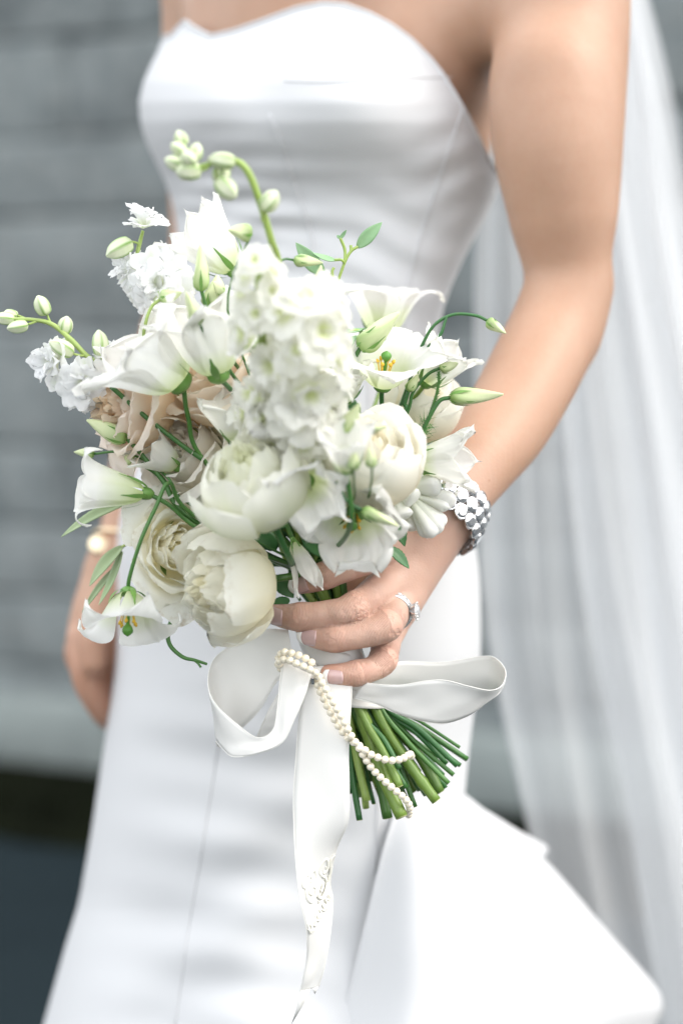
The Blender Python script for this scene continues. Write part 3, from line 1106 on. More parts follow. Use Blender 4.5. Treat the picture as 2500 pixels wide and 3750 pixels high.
def lathe(prof, nth=16, twist=0.0, ridge=0.0, nr=3, nt=18):
    t = np.linspace(0, 1, nt)
    rz = catmull(np.array(prof, float), nt)
    th = np.linspace(0, 2 * math.pi, nth, endpoint=False)
    a = th[None] + twist * t[:, None]
    r = np.maximum(rz[:, :1], 0) * (1 + ridge * np.cos(nr * th[None]))
    V = np.stack([r * np.cos(a), r * np.sin(a), np.broadcast_to(rz[:, 1:2], r.shape)], -1).reshape(-1, 3)
    F = grid_faces(nth, nt, wrap=True)
    F.append(tuple(range(nth))[::-1]); F.append(tuple(range((nt - 1) * nth, nt * nth)))
    tint = np.broadcast_to(t[:, None], r.shape).ravel()
    stripe = (np.broadcast_to(np.clip(np.cos(nr * th), 0, 1)[None] ** 3, r.shape) * (1 - .7 * t[:, None])).ravel()
    return V, F, dict(tint=tint, stripe=stripe, edge=np.zeros(len(tint)))


class Bloom:
    """a thing with an Empty at its base; parts are added in world orientation"""
    def __init__(s, name, label, cat, group, base_q):
        s.loc = toW(np.asarray(base_q)[None])[0]
        s.q = np.asarray(base_q)
        s.root = thing(name, label, cat, group, Matrix.Translation(s.loc))

    def add(s, name, V, F, mat, attrs=None, fr=None, off=None, parent=None, smooth=True):
        V = np.asarray(V, float)
        if fr is not None: V = V @ fr.T
        if off is not None: V = V + off
        return mk(name, V, F, mat, parent or s.root, smooth, attrs)

    def addq(s, name, Vq, F, mat, attrs=None, parent=None, smooth=True):
        """vertices given in the camera-aligned frame"""
        return mk(name, toW(np.asarray(Vq)) - s.loc, F, mat, parent or s.root, smooth, attrs)

    def stem(s, qpts, r, mat, n=30, nodes=0, name='stem', seg=8):
        pth = catmull(np.array(qpts, float), n)
        rad = np.full(n, 1.0) * r if np.isscalar(r) else np.interp(np.linspace(0, 1, n), np.linspace(0, 1, len(r)), r)
        if nodes:
            rn = np.random.RandomState(int(abs(qpts[-1][0]) * 1e6) % 9999)
            for k in range(nodes):
                c = rn.uniform(.5, .98); rad = rad * (1 + .25 * np.exp(-((np.linspace(0, 1, n) - c) / .012) ** 2))
        V, F = tube(toW(pth), rad, seg)
        return mk(name, V - s.loc, F, mat, s.root)


ENDS = [(1316, 3003, .012, .0019), (1327, 2911, .034, .0042), (1368, 2943, .030, .0013), (1418, 2996, .010, .0031), (1470, 2992, -.004, .0038), (1519, 2954, .012, .0016), (1597, 2933, .004, .0031), (1611, 2901, .020, .0030),
        (1642, 2869, .004, .0033), (1635, 2796, .016, .0026), (1684, 2803, .020, .0012), (1660, 2838, .012, .0014), (1586, 2852, .030, .0028), (1512, 2900, .026, .0027), (1463, 2880, -.008, .0024), (1282, 2905, .018, .0014),
        (1400, 2920, .036, .0024), (1440, 2860, .040, .0030), (1545, 2880, .036, .0022), (1350, 2860, .040, .0028), (1300, 2820, .036, .0024), (1580, 2800, .040, .0026), (1490, 2940, .022, .0018), (1385, 2880, .016, .0026),
        (1430, 2930, .028, .0016), (1560, 2910, .018, .0020), (1530, 2830, .042, .0026), (1620, 2840, .032, .0018), (1340, 2960, .024, .0016), (1270, 2850, .03, .0022)]
END_I = [0]


def to_hand(prev, prevdir, fat=True):
    """way-points from a flower head through the hand and the ribbon wrap down to its own cut end"""
    i = END_I[0] % len(ENDS); lap = END_I[0] // len(ENDS); END_I[0] += 1
    x, y, D, r = ENDS[i]
    if lap:                                                  # later stems get ends of their own between the first ones
        rj = np.random.RandomState(900 + END_I[0])
        x, y, D, r = x + rj.uniform(-38, 38), y - rj.uniform(10, 120), D + rj.uniform(-.002, .016), rj.uniform(.0010, .0022)
    # the bundle keeps the order of its cut ends across the binding
    u = (x - 1470) / 210.0; w = (D - .016) / .026
    k = max(1.0, math.hypot(u, w)); u /= k; w /= k
    g2 = Q(1318, 2585, .020) + np.array((u * .0125, w * .0125, u * .004))
    g1 = Q(1222, 2270, .026) + np.array((u * .010, w * .0100, 0))
    g0 = Q(1150, 2090, .024) + np.array((u * .016, w * .014, 0))
    e = Q(x, y, D)
    prev = np.asarray(prev); d = unit(prevdir)
    L = np.linalg.norm(g0 - prev)
    return [prev, prev + d * min(.035, .35 * L), .35 * prev + .65 * g0 + d * .012, g0, g1, g2, g2 * .5 + e * .5 + np.random.RandomState(END_I[0]).uniform(-.0028, .0028, 3), e], r


def finish_stem(b, base, axis, r=None, thin=None, mat=None):
    pts, re = to_hand(base, -np.asarray(axis, float))
    r0 = r or min(re, .0022)
    mat = mat or (M['thick_stem'] if re > .0022 else M['stem'])
    b.stem(pts, [r0, r0, r0, min(r0, re), re * .85, re, re, re], mat, n=56, nodes=3 if re > .0022 else 0, seg=9)
    e = pts[-1]; d = unit(pts[-1] - pts[-2])
    V, F = tube(toW(np.array([e - d * .0004, e + d * .0003])), re * .86, 9)
    mk('cut_end', V - b.loc, F, M['cut'], b.root)


GB = 'flowers of the bridal bouquet'


def calyx(b, axis, r, h, fr, n=5, seed=0, spread=0.0, cup=True):
    rs = np.random.RandomState(seed)
    if cup:
        V, F, A = lathe([(r * .35, -h * .45), (r * .8, -h * .30), (r * 1.0, -h * .1), (r * 1.0, h * .08)], 12)
        c = b.add('calyx', V, F, M['calyx'], None, fr)
    else:
        c = b.root
    for k in range(n):
        pr = [(r * .9, -h * .15), (r * 1.75, -h * .05), (r * (2.2 + spread * .4), h * .4), (r * (2.5 + spread * .6), h * rs.uniform(1.0, 1.5))]
        V, F, A = petal(pr, .17, k * 2 * math.pi / n + rs.uniform(-.15, .15), rs, 5, 8, 'narrow')
        b.add('sepal', V, F, M['calyx'], A, fr, parent=c if cup else None)


def rose(label, center, axis, Rr, Hh, n, mat, style='open', seed=1, ruf=.03, name='rose', stripe=0.0, flat=0.0, tintpow=1.0, tintmul=1.0):
    rs = np.random.RandomState(seed)
    axis = unit(axis)
    cq = Q(*center)
    base = cq - axis * Hh * .48
    b = Bloom(name, label, 'flower', GB, base)
    fr = frame(axis, seed)
    for i in range(n):
        t = i / (n - 1)
        th = i * 2.39996 + rs.uniform(-.3, .3)
        rb = Rr * (.09 + .64 * t ** .85) * rs.uniform(.93, 1.06)
        if style == 'cup':
            zt = Hh * (1.0 - .14 * t ** 2 - .10 * (1 - t)) * rs.uniform(.93, 1.05)
            zt *= rs.uniform(.80, 1.04) if t > .45 else 1
            pr = [(Rr * .10, 0), (rb * 1.1, -.02 * Hh), (rb * 1.42, Hh * .45), (rb * rs.uniform(1.10, 1.30), zt * .86), (rb * (rs.uniform(.60, .9) if t < .7 else rs.uniform(.75, 1.22)), zt)]
            hw = .95 - rs.uniform(.1, .3) * t
        elif style == 'globe':
            zt = Hh * (1.0 - .10 * t ** 2 - .10 * (1 - t)) * rs.uniform(.95, 1.04)
            zt *= rs.uniform(.84, 1.04) if t > .45 else 1
            pr = [(Rr * .10, 0), (rb * 1.1, -.02 * Hh), (rb * 1.38, Hh * .45), (rb * rs.uniform(1.1, 1.3), zt * .86), (rb * (rs.uniform(.75, 1.0) if t < .6 else rs.uniform(.85, 1.35)), zt)]
            hw = 1.0 - rs.uniform(.15, .35) * t
        else:
            op = t ** 2.0
            zt = Hh * (.98 - (.34 + flat) * op) * rs.uniform(.92, 1.06)
            pr = [(Rr * .08, 0), (rb * 1.05, 0), (rb * 1.2, Hh * .42), (rb * (1.0 + .15 * op), zt * .86), (rb * (.92 + .55 * op), zt * 1.02), (rb * (.90 + (.95 + flat) * op), zt * (1.02 - .22 * op))]
            hw = 1.05 - .32 * t
        V, F, A = petal(pr, hw, th, rs, 15, 14, 'round', ruf=Rr * ruf * (1.2 - .5 * t), rf=rs.uniform(.7, 1.6), cup=rs.uniform(-.03, .06), tiprnd=rs.uniform(.12, .28))
        A['tint'] = np.clip(A['tint'] * tintmul, 0, 1) ** tintpow * (.25 + .75 * min(1, t * 1.7 + .12)); A['edge'] = A['edge'] * (t > .6)
        A['stripe'] = A['stripe'] * stripe * (1 if t > .55 else 0) * rs.uniform(.3, 1)
        b.add('petal', V, F, mat, A, fr)
    calyx(b, axis, Rr * .16, Hh * .36, fr, 5, seed, .8)
    finish_stem(b, base, axis)
    return b


def bell(label, base, axis, Rr, Hh, n=5, point=1.7, rec=0.0, ruf=.03, seed=1, hw=.88, stem_pts=None, centre=False, mat=None, r_stem=.0014, waist=.58, roll=None, closed=False):
    rs = np.random.RandomState(seed)
    axis = unit(axis)
    bq = Q(*base)
    b = Bloom('lisianthus_flower', label, 'flower', GB, bq)
    fr = frame(axis, seed * 1.3 if roll is None else roll)
    for k in range(n):
        j = rs.uniform(.9, 1.1)
        pr = [(Rr * .10, 0), (Rr * .50, Hh * .04), (Rr * waist, Hh * .45), (Rr * (waist + .05), Hh * .8), (Rr * j, Hh * 1.0 * j)]
        if rec > 0:
            pr = pr[:-1] + [(Rr * .95 * j, Hh * 1.02), (Rr * (1.25 + .2 * rec) * j, Hh * (1.0 - .45 * rec)), (Rr * (1.2 + .1 * rec) * j, Hh * (.85 - .8 * rec))]
        V, F, A = petal(pr, hw * rs.uniform(.92, 1.08), k * 2 * math.pi / n + rs.uniform(-.15, .15), rs, 17, 20, 'point', point=point * rs.uniform(.85, 1.25), ruf=Rr * ruf, rf=rs.uniform(1.2, 2.4), tiprnd=.10)
        # slightly different start radius so that overlapping petals do not share a surface
        V = V * (1 + .014 * (k % 3 - 1))
        A['tint'] = np.clip(A['tint'] * 1.75 - .03, 0, 1)
        A['stripe'] = A['stripe'] * 0.0
        b.add('petal', V, F, mat or M['lisianthus'], A, fr)
    calyx(b, axis, Rr * .20, Hh * .30, fr, 5 if Hh > 1.15 * Rr or rec > .5 else 0, seed, .9)
    if centre:
        V, F, A = lathe([(.0008, Hh * .1), (.0012, Hh * .5), (.0009, Hh * .62), (.0026, Hh * .70), (.0030, Hh * .80), (.0004, Hh * .88)], 10)
        b.add('pistil', V, F, M['pistil'], None, fr)
        for k in range(6):
            a = k * 1.047 + .4
            q0 = np.array((.0015 * math.cos(a), .0015 * math.sin(a), Hh * .1)); q1 = np.array((.0045 * math.cos(a), .0045 * math.sin(a), Hh * .62))
            V, F = tube(np.linspace(q0, q1, 5), .0004, 5); V2, F2 = tube(np.array([q1 - (0, 0, .0012), q1, q1 + np.array((.0008 * math.cos(a), .0008 * math.sin(a), .0014))]), [.0006, .0012, .0005], 6)
            V, F = join([(V, F), (V2, F2)])
            b.add('stamen', V, F, M['stamen'], None, fr)
    sb = bq - axis * Hh * .06
    if stem_pts:
        pp = [sb] + [Q(*p) for p in stem_pts]
        pts, re = to_hand(pp[-1], pp[-1] - pp[-2])
        full = pp + pts[2:]
        b.stem(full, [r_stem] * 3 + [max(r_stem, min(re, .0015))] * 3, M['stem'], n=60)
    else:
        finish_stem(b, sb, axis, r_stem)
    return b


def budmesh(b, base, tip, r, kind='lis', seed=0, name='bud'):
    bq, tq = Q(*base), Q(*tip)
    ax = tq - bq; L = np.linalg.norm(ax); fr = frame(ax, seed)
    off = toW(bq[None])[0] - b.loc
    rs = np.random.RandomState(seed)
    if kind == 'lis':
        V, F, A = lathe([(r * .45, 0), (r * .92, L * .10), (r, L * .26), (r * .8, L * .52), (r * .45, L * .80), (r * .10, L)], 18, twist=2.0, ridge=.11, nr=3, nt=20)
        A['tint'] = np.clip(A['tint'] * 1.7 - .08, 0, 1)
        A['stripe'] *= .55
        o = b.add(name, V, F, M['bud'], A, fr, off)
        for k in range(5):
            pr = [(r * .5, -.02 * L), (r * 1.04, L * .08), (r * 1.12, L * .25), (r * 1.02, L * rs.uniform(.4, .55))]
            V, F, A = petal(pr, .22, k * 1.2566, rs, 5, 7, 'narrow')
            b.add('sepal', V, F, M['calyx'], A, fr, off, parent=o)
    else:
        V, F, A = lathe([(r * .3, 0), (r * .85, L * .12), (r * 1.05, L * .45), (r * .8, L * .78), (r * .15, L)], 20, twist=.25, ridge=.10, nr=5, nt=16)
        A['tint'] = np.clip(.35 + A['tint'], 0, 1)
        A['stripe'] = np.clip(A['stripe'] * 1.3, 0, 1)
        o = b.add(name, V, F, M['bud_white'], A, fr, off)
    return o


def lis_bud(label, base, tip, r, stem_pts, rs=.0011, seed=0, joined=True, mat=None):
    b = Bloom('lisianthus_bud', label, 'flower bud', GB, Q(*base))
    budmesh(b, base, tip, r, 'lis', seed)
    pp = [Q(*base)] + [Q(*p) for p in stem_pts]
    if joined:
        pts, re = to_hand(pp[-1], pp[-1] - pp[-2])
        full = pp + pts[2:]
        b.stem(full, [rs] * 4 + [max(rs, min(re, .0018))] * 2, mat or M['stem'], n=60, seg=7)
    else:
        b.stem(pp, rs, mat or M['stem'], n=30, seg=7)
    return b


def rosette(kind, rr, seed):
    """one small ruffled floret as a joined mesh, facing +z"""
    rs = np.random.RandomState(seed)
    parts, T, S, E = [], [], [], []
    rings = ((5, 1.0, .26), (4, .58, .60)) if kind == 'stock' else ((5, 1.0, .35), (6, .74, .85), (5, .46, 1.1))
    for n, sc_, z in rings:
        for k in range(n):
            j = rs.uniform(.82, 1.12) * sc_ * rr
            zz = z * rr * rs.uniform(.65, 1.1)
            pr = [(rr * .05, 0), (j * .35, zz * .55), (j * .7, zz * 1.0), (j * 1.0, zz * rs.uniform(.55, 1.1))]
            V, F, A = petal(pr, .78 if sc_ > .8 else .95, k * 6.283 / n + rs.uniform(-.4, .4), rs, 13, 9, 'round', ruf=rr * (.045 if kind == 'stock' else .07), rf=rs.uniform(1.2, 2.2), tiprnd=rs.uniform(0, .3))
            A['tint'] = np.clip(A['tint'] * 1.5 + (.02 if kind == 'stock' else .15), 0, 1)
            A['stripe'] = A['stripe'] * (.75 if kind != 'stock' and sc_ > .8 else 0)
            parts.append((V, F)); T.append(A['tint']); S.append(A['stripe']); E.append(A['edge'] * 0)
    V, F = join(parts)
    me = bpy.data.meshes.new('floret')
    me.from_pydata(V.tolist(), [], F)
    me.polygons.foreach_set('use_smooth', [True] * len(F))
    for nm, arr in (('tint', T), ('stripe', S), ('edge', E)):
        at = me.attributes.new(nm, 'FLOAT', 'POINT'); at.data.foreach_set('value', np.concatenate(arr).astype(np.float32))
    me.materials.append(M['stock' if kind == 'stock' else 'larkspur'])
    return me


STOCK = [rosette('stock', .0105, 40 + k) for k in range(5)]
LARK = [rosette('larkspur', .0105, 70 + k) for k in range(5)]


def place_floret(b, me, q, axis, scale, roll, name='floret'):
    o = bpy.data.objects.new(name, me)
    col.objects.link(o); o.parent = b.root
    f = frame(axis, roll)
    w = toW(np.asarray(q)[None])[0] - b.loc
    m = Matrix([[f[0, 0] * scale, f[0, 1] * scale, f[0, 2] * scale, w[0]], [f[1, 0] * scale, f[1, 1] * scale, f[1, 2] * scale, w[1]], [f[2, 0] * scale, f[2, 1] * scale, f[2, 2] * scale, w[2]], [0, 0, 0, 1]])
    o.matrix_local = m
    return o


def stock_spike(label, path, r0, r1, n, seed, s0=1.0, s1=.6):
    rs = np.random.RandomState(seed)
    pq = catmull(np.array([Q(*p) for p in path]), 40)
    b = Bloom('stock_spike', label, 'flower', GB, pq[0])
    for k in range(n):
        t = (k + .5) / n
        c = pq[int(t * 39)]
        T = unit(pq[min(39, int(t * 39) + 1)] - pq[max(0, int(t * 39) - 1)])
        a = k * 2.39996 + rs.uniform(-.3, .3)
        X = unit(np.cross(T, (0, 1, 0))); Y = np.cross(T, X)
        d = X * math.cos(a) + Y * math.sin(a)
        r = r0 + (r1 - r0) * t
        ax = unit(d + T * (.25 + .6 * t ** 3))
        place_floret(b, STOCK[k % 5], c + d * r * .62, ax, (s0 + (s1 - s0) * t) * rs.uniform(.85, 1.12), rs.uniform(0, 6))
    V, F = tube(toW(pq), .0022, 8)
    mk('stem', V - b.loc, F, M['pale_stem'], b.root)
    finish_stem(b, pq[0], pq[0] - pq[4] if False else unit(pq[4] - pq[0]), .0026)
    return b


def leaf_mesh(p0, p1, w, bend=.0, fold=.15, serr=0.0, normal=(0, -1, 0), nu=7, nv=16):
    """a leaf blade from p0 to p1 (camera frame), w = full width in metres"""
    a, c = np.asarray(p0, float), np.asarray(p1, float)
    d = c - a; L = np.linalg.norm(d); d /= L
    nrm = np.asarray(normal, float); nrm = unit(nrm - d * nrm.dot(d)); side = np.cross(d, nrm)
    V = []
    for j in range(nv):
        v = j / (nv - 1)
        ww = w * .5 * (math.sin(math.pi * min(1, v * .97 + .03) ** .8) ** .85)
        if serr and j % 2: ww *= 1 - serr
        for i in range(nu):
            u = -1 + 2 * i / (nu - 1)
            V.append(a + d * L * v + side * ww * u + nrm * (bend * L * math.sin(math.pi * v) - fold * ww * abs(u) * -1))
    return np.array(V), grid_faces(nu, nv)

# ------------------------------------------------------------------ the bouquet: large blooms
rose('large white peony with greenish outer petals at the middle of the bouquet', (930, 1765, -.080), (-.30, -.60, .70), .0390, .052, 27, M['peony'], 'cup', 11, .035, 'peony', stripe=.5)
rose('white garden rose with a cream heart, right of the large peony', (1352, 1690, -.055), (-.02, -.55, .82), .0385, .050, 28, M['rose'], 'globe', 12, .035)
rose('aged ivory rose with brown-edged outer petals at the lower left', (650, 2010, .002), (.50, -.86, .05), .0350, .030, 30, M['cream'], 'open', 13, .045, flat=.15)
rose('ivory peony hanging lowest in the bouquet, left of the fingers', (838, 2140, -.034), (-.78, -.58, -.08), .0375, .050, 26, M['cream'], 'cup', 14, .055, 'peony')
rose('blush double bloom with frilled peach petals at the left edge', (500, 1490, .004), (-.80, -.52, .05), .0335, .046, 30, M['blush'], 'open', 15, .070)
rose('peach bloom under the white bell flowers, left of the stock', (800, 1425, .000), (-.35, -.55, .76), .0350, .042, 30, M['blush'], 'open', 16, .060)
rose('pale blush rose half hidden left of the large peony', (700, 1670, .010), (-.60, -.65, .45), .0330, .040, 26, M['pale_blush'], 'open', 17, .050)
rose('white rose at the back right beside the forearm gap', (1540, 1490, .045), (.35, -.30, .85), .0300, .042, 22, M['rose'], 'globe', 18, .03)
# ------------------------------------------------------------------ open bell flowers
bell('broad white bell flower with its skirt tipped to the left', (660, 1400, -.035), (-.70, -.30, .62), .0390, .040, 5, 3.2, 0, .10, 21, .95, [(690, 1530, -.02), (750, 1690, -.01)], waist=.50)
bell('white bell flower opening upward beside the broad tipped one', (800, 1370, -.045), (-.25, -.25, .92), .0330, .040, 5, 3.2, 0, .10, 22, .95, [(860, 1450, -.02), (890, 1560, 0)], waist=.50)
bell('pointed white bell flower standing highest against the bodice', (855, 985, .022), (-.66, -.20, .70), .0260, .042, 5, 1.9, 0, .06, 24, .92, [(870, 1100, .02), (930, 1350, .02)])
bell('white lily-like flower pointing left with a green base', (528, 1806, -.014), (-.96, -.22, .14), .0190, .044, 5, 1.2, .28, .03, 23, .84, [(620, 1850, -.012), (770, 1960, -.005)], r_stem=.0013)
bell('drooping white flower with curled-back petals at the far lower left', (470, 2172, -.022), (.04, -.42, -.90), .0240, .030, 5, 1.5, .62, .03, 26, .66, [(476, 2110, -.026), (516, 1980, -.030), (570, 1860, -.028), (622, 1768, -.024), (700, 1880, -.01)], True, r_stem=.0012, waist=.62)
bell('ruffled white flower showing a green and yellow eye above the fingers', (1298, 1880, -.050), (-.12, -.80, -.48), .0290, .018, 6, 2.6, 0, .11, 25, .78, None, True, waist=.75)
bell('white bell flower pointing right next to the bracelet', (1532, 1690, .008), (.93, -.25, .05), .0215, .034, 5, 1.7, 0, .09, 27, .92)
bell('open white flower with yellow stamens at the upper right', (1400, 1415, .006), (.10, -.50, .86), .0265, .026, 5, 2.2, .15, .06, 28, .82, None, True)
bell('soft white flower behind the upper right bud', (1400, 1225, .095), (.05, -.15, .95), .0285, .034, 5, 1.5, .2, .05, 29, .82)
bell('small white bell flower with a green base left of the crossing stems', (648, 1708, -.004), (-.78, -.35, .50), .0165, .026, 5, 1.8, 0, .04, 30, .95)
bell('frilly white flower hanging between the peony and the rose', (1120, 1760, -.085), (.05, -.85, -.50), .0240, .022, 6, 2.6, 0, .14, 31, .82)
bell('white ruffled flower tucked under the stock, above the peony', (1090, 1590, -.070), (-.05, -.72, .60), .0260, .024, 6, 2.8, 0, .13, 32, .82)
bell('greenish white flower cupped behind the top of the peony', (880, 1610, -.030), (-.30, -.35, .88), .0200, .030, 5, 2.4, 0, .06, 33, .95)
bell('white flower squeezed between the stock and the right blooms', (1245, 1470, .010), (-.05, -.55, .83), .0240, .028, 5, 2.4, 0, .08, 34, .9)
bell('blurred white bell flower nearest the camera on the right rose', (1270, 1720, -.105), (-.05, -.55, .80), .0170, .026, 5, 2.6, 0, .06, 35, .95)
bell('white flower at the right edge beneath the arching bud stem', (1560, 1400, .020), (.55, -.30, .75), .0210, .030, 5, 2.2, 0, .08, 36, .92)
b = bell('limp white petals drooping onto the index finger', (1075, 1985, -.022), (.35, -.25, -.90), .0085, .029, 3, 2.0, 0, .10, 37, .95, None, False, r_stem=.0012, waist=.9)

# ------------------------------------------------------------------ stock and larkspur
stock_spike('tall narrow white stock spike in the centre', [(985, 1500, -.07), (960, 1250, -.115), (950, 1080, -.130), (945, 930, -.14)], .021, .009, 20, 51, 1.5, .95)
stock_spike('broad white stock spike right of the tall one', [(1120, 1500, -.075), (1115, 1330, -.115), (1115, 1180, -.130), (1120, 1090, -.132)], .028, .022, 21, 52, 1.7, 1.45)
stock_spike('short white stock spike just above the large peony', [(1090, 1600, -.06), (1075, 1500, -.095), (1060, 1420, -.105)], .027, .022, 16, 53, 1.65, 1.45)


def larkspur(label, path, florets, buds, r=.0016, joined=True, mat='pale_stem', name='larkspur_spike'):
    pq = [Q(*p) for p in path]
    b = Bloom(name, label, 'flower', GB, pq[0])
    if joined:
        pts, re = to_hand(pq[0], pq[0] - pq[1])
        b.stem([*pq[::-1]] + pts[2:], [r * .6, r, r, r * 1.3, r * 1.3], M[mat], n=80)
    else:
        b.stem(pq, [r, r, r * .6], M[mat], n=50)
    for i, (x, y, D, ax, s) in enumerate(florets):
        q = Q(x, y, D) - unit(ax) * .004
        place_floret(b, LARK[i % 5], q, ax, s * 1.38, i * 1.7)
    pc = catmull(np.array(pq), 60)
    for i, (x, y, D, ax, L, rr) in enumerate(buds):
        q = Q(x, y, D); a = unit(ax)
        b0, b1 = q - a * L * .5, q + a * L * .5
        fr = frame(a, i)
        V, F, A = lathe([(rr * .3, 0), (rr * .85, L * .12), (rr * 1.05, L * .45), (rr * .8, L * .78), (rr * .15, L)], 20, twist=.25, ridge=.10, nr=5, nt=16)
        A['tint'] = np.clip(.35 + A['tint'], 0, 1); A['stripe'] = np.clip(A['stripe'] * 1.3, 0, 1)
        b.add('bud', V, F, M['bud_white'], A, fr, toW(b0[None])[0] - b.loc)
        k = int(np.argmin(np.linalg.norm(pc - b0, axis=1)))
        k2 = min(len(pc) - 1, max(0, k - 3))
        b.stem([pc[k2], (pc[k2] + b0) / 2 - a * .002, b0], .0007, M[mat], 10, name='pedicel', seg=6)
    return b


larkspur('white larkspur with a ruffled top floret at the upper left', [(640, 1200, .02), (575, 1080, .015), (530, 970, .012), (506, 930, .012), (515, 880, .012), (524, 845, .010)],
         [(525, 812, .008, (.10, -.35, .93), .98), (480, 985, .012, (-.7, -.4, .3), .95), (585, 1035, .000, (-.05, -.95, -.1), 1.45), (650, 1060, .010, (.6, -.6, .2), 1.05), (600, 965, .02, (.3, -.2, .9), .95), (540, 1075, .006, (-.5, -.7, -.4), 1.05)],
         [(437, 912, .006, (-.80, -.15, -.50), .0175, .0052), (600, 1085, -.006, (.8, -.4, .3), .013, .004)])
larkspur('white larkspur arching out to the left edge with striped buds', [(600, 1440, .01), (420, 1345, .005), (330, 1312, .003), (262, 1245, .002), (190, 1187, .002), (110, 1170, .003), (10, 1168, .004)],
         [(195, 1322, .000, (-.65, -.55, -.1), 1.05), (310, 1400, -.004, (-.15, -.90, -.30), 1.25), (412, 1320, .008, (.25, -.35, .85), 1.0), (225, 1290, .010, (-.5, -.1, .6), .8), (300, 1440, .002, (-.3, -.6, -.7), .95)],
         [(18, 1167, .004, (-.95, -.1, .05), .012, .0036), (65, 1196, .000, (-.93, -.2, -.22), .0125, .0036), (156, 1118, .002, (-.42, -.2, .88), .0125, .0044), (242, 1190, .004, (.15, -.2, .9), .0105, .0042),
          (226, 1274, -.006, (-.83, -.35, .42), .0155, .0046), (366, 1256, .002, (-.08, -.1, .98), .0155, .0046), (40, 1150, .008, (-.9, .2, .2), .009, .0028)])
larkspur('blurred green-white budding spike bending over the bodice', [(1032, 1060, -.075), (990, 870, -.105), (945, 720, -.115), (905, 625, -.12), (860, 590, -.12), (800, 592, -.12), (730, 610, -.12), (680, 590, -.12)], [],
         [(988, 735, -.118, (.60, -.2, .75), .0125, .0046), (830, 692, -.118, (.55, -.2, -.55), .014, .0050), (808, 645, -.112, (-.2, -.3, -.9), .0115, .0044), (812, 588, -.122, (-.98, -.1, .12), .0140, .0042),
          (690, 628, -.125, (-.95, -.3, -.1), .0130, .0046), (640, 598, -.122, (-.85, -.1, .35), .0110, .0036), (655, 545, -.122, (-.75, -.1, .45), .0095, .0034), (718, 556, -.12, (.2, -.2, .9), .0095, .0036), (690, 580, -.128, (-.3, -.8, .3), .010, .0042), (662, 506, -.12, (-.3, 0, .8), .0085, .0034)], r=.0019)

# ------------------------------------------------------------------ buds on slender stems
lis_bud('upright green bud in front of the pointed white bell', (738, 1065, -.040), (734, 897, -.045), .0045, [(765, 1150, -.03), (840, 1300, -.02), (925, 1450, 0)], seed=1)
lis_bud('soft pale bud leaning left over the broad bell flower', (728, 1185, -.075), (682, 1070, -.082), .0042, [(770, 1260, -.06), (850, 1370, -.03), (920, 1490, -.01)], seed=2)
lis_bud('large pale bud with dark green base left of the stock', (926, 1285, -.018), (873, 1072, -.025), .0053, [(935, 1330, -.01), (945, 1440, 0)], seed=3)
lis_bud('yellow-green half-open bud below the pointed bell', (786, 1130, .010), (796, 1008, .005), .0076, [(800, 1200, .01), (850, 1400, .01)], seed=13)
lis_bud('small green bud beside the half-open bud', (826, 1080, .000), (780, 1030, -.004), .0038, [(855, 1130, 0), (880, 1230, 0), (905, 1330, .005)], seed=14)
lis_bud('plump pale bud tilting up right above the open flower', (1318, 1275, .000), (1462, 1143, -.006), .0068, [(1285, 1340, .004), (1266, 1430, .008)], rs=.0014, seed=4)
lis_bud('long pale bud pointing right across the forearm', (1648, 1456, .004), (1842, 1444, .000), .0052, [(1605, 1472, .004), (1555, 1560, .006), (1515, 1640, .01)], rs=.0013, seed=5)
lis_bud('tiny bud at the tip of the arching stem on the right', (1783, 1174, .006), (1851, 1221, .004), .0034, [(1740, 1156, .006), (1660, 1152, .006), (1590, 1190, .006), (1545, 1265, .008), (1515, 1350, .01)], rs=.0010, seed=6)
lis_bud('small pale bud above the hairy fern on the right', (1612, 1347, .004), (1676, 1330, .000), .0042, [(1565, 1372, .004), (1510, 1440, .006), (1480, 1540, .01)], rs=.0010, seed=7)
lis_bud('pale twisted bud pointing up left at the left edge', (466, 1606, -.006), (318, 1538, -.008), .0058, [(520, 1665, -.008), (600, 1765, -.008), (700, 1900, -.006)], rs=.0014, seed=8)
lis_bud('little green bud behind the left-pointing white flower', (345, 1662, .006), (272, 1655, .008), .0032, [(440, 1655, .002), (540, 1690, -.004), (618, 1752, -.008), (700, 1850, -.008)], rs=.0008, seed=9)
lis_bud('dark green bud knob among the crossing stems at the left', (487, 1690, .000), (455, 1668, -.002), .0032, [(540, 1710, -.004), (600, 1760, -.006), (700, 1900, -.004)], rs=.0015, seed=15)
lis_bud('long blurred bud lying across the yellow-eyed flower', (1325, 1868, -.090), (1458, 1926, -.088), .0034, [(1270, 1835, -.09), (1225, 1770, -.08)], rs=.0008, seed=10)
lis_bud('soft green bud pointing right in front of the eucalyptus', (1078, 953, -.040), (1182, 962, -.045), .0035, [(1040, 950, -.045), (1010, 980, -.05), (1000, 1100, -.05)], rs=.0007, seed=11)
lis_bud('pale spear-like bud rising beside the eucalyptus sprig', (1150, 1120, -.050), (1176, 972, -.055), .0042, [(1145, 1200, -.05), (1130, 1350, -.04)], rs=.0009, seed=12)
lis_bud('blurred green bud standing in front of the cream rose heart', (1262, 1580, -.100), (1315, 1478, -.110), .0044, [(1250, 1640, -.08), (1240, 1760, -.05)], rs=.0007, seed=16)
lis_bud('small dark bud lying across the cream rose heart', (1345, 1572, -.095), (1418, 1560, -.098), .0030, [(1290, 1585, -.09), (1235, 1640, -.08)], rs=.0006, seed=17)
lis_bud('blurred green bud hanging in front of the right rose, left one', (1292, 1720, -.118), (1296, 1640, -.122), .0032, [(1296, 1770, -.10), (1290, 1850, -.06)], rs=.0006, seed=18)
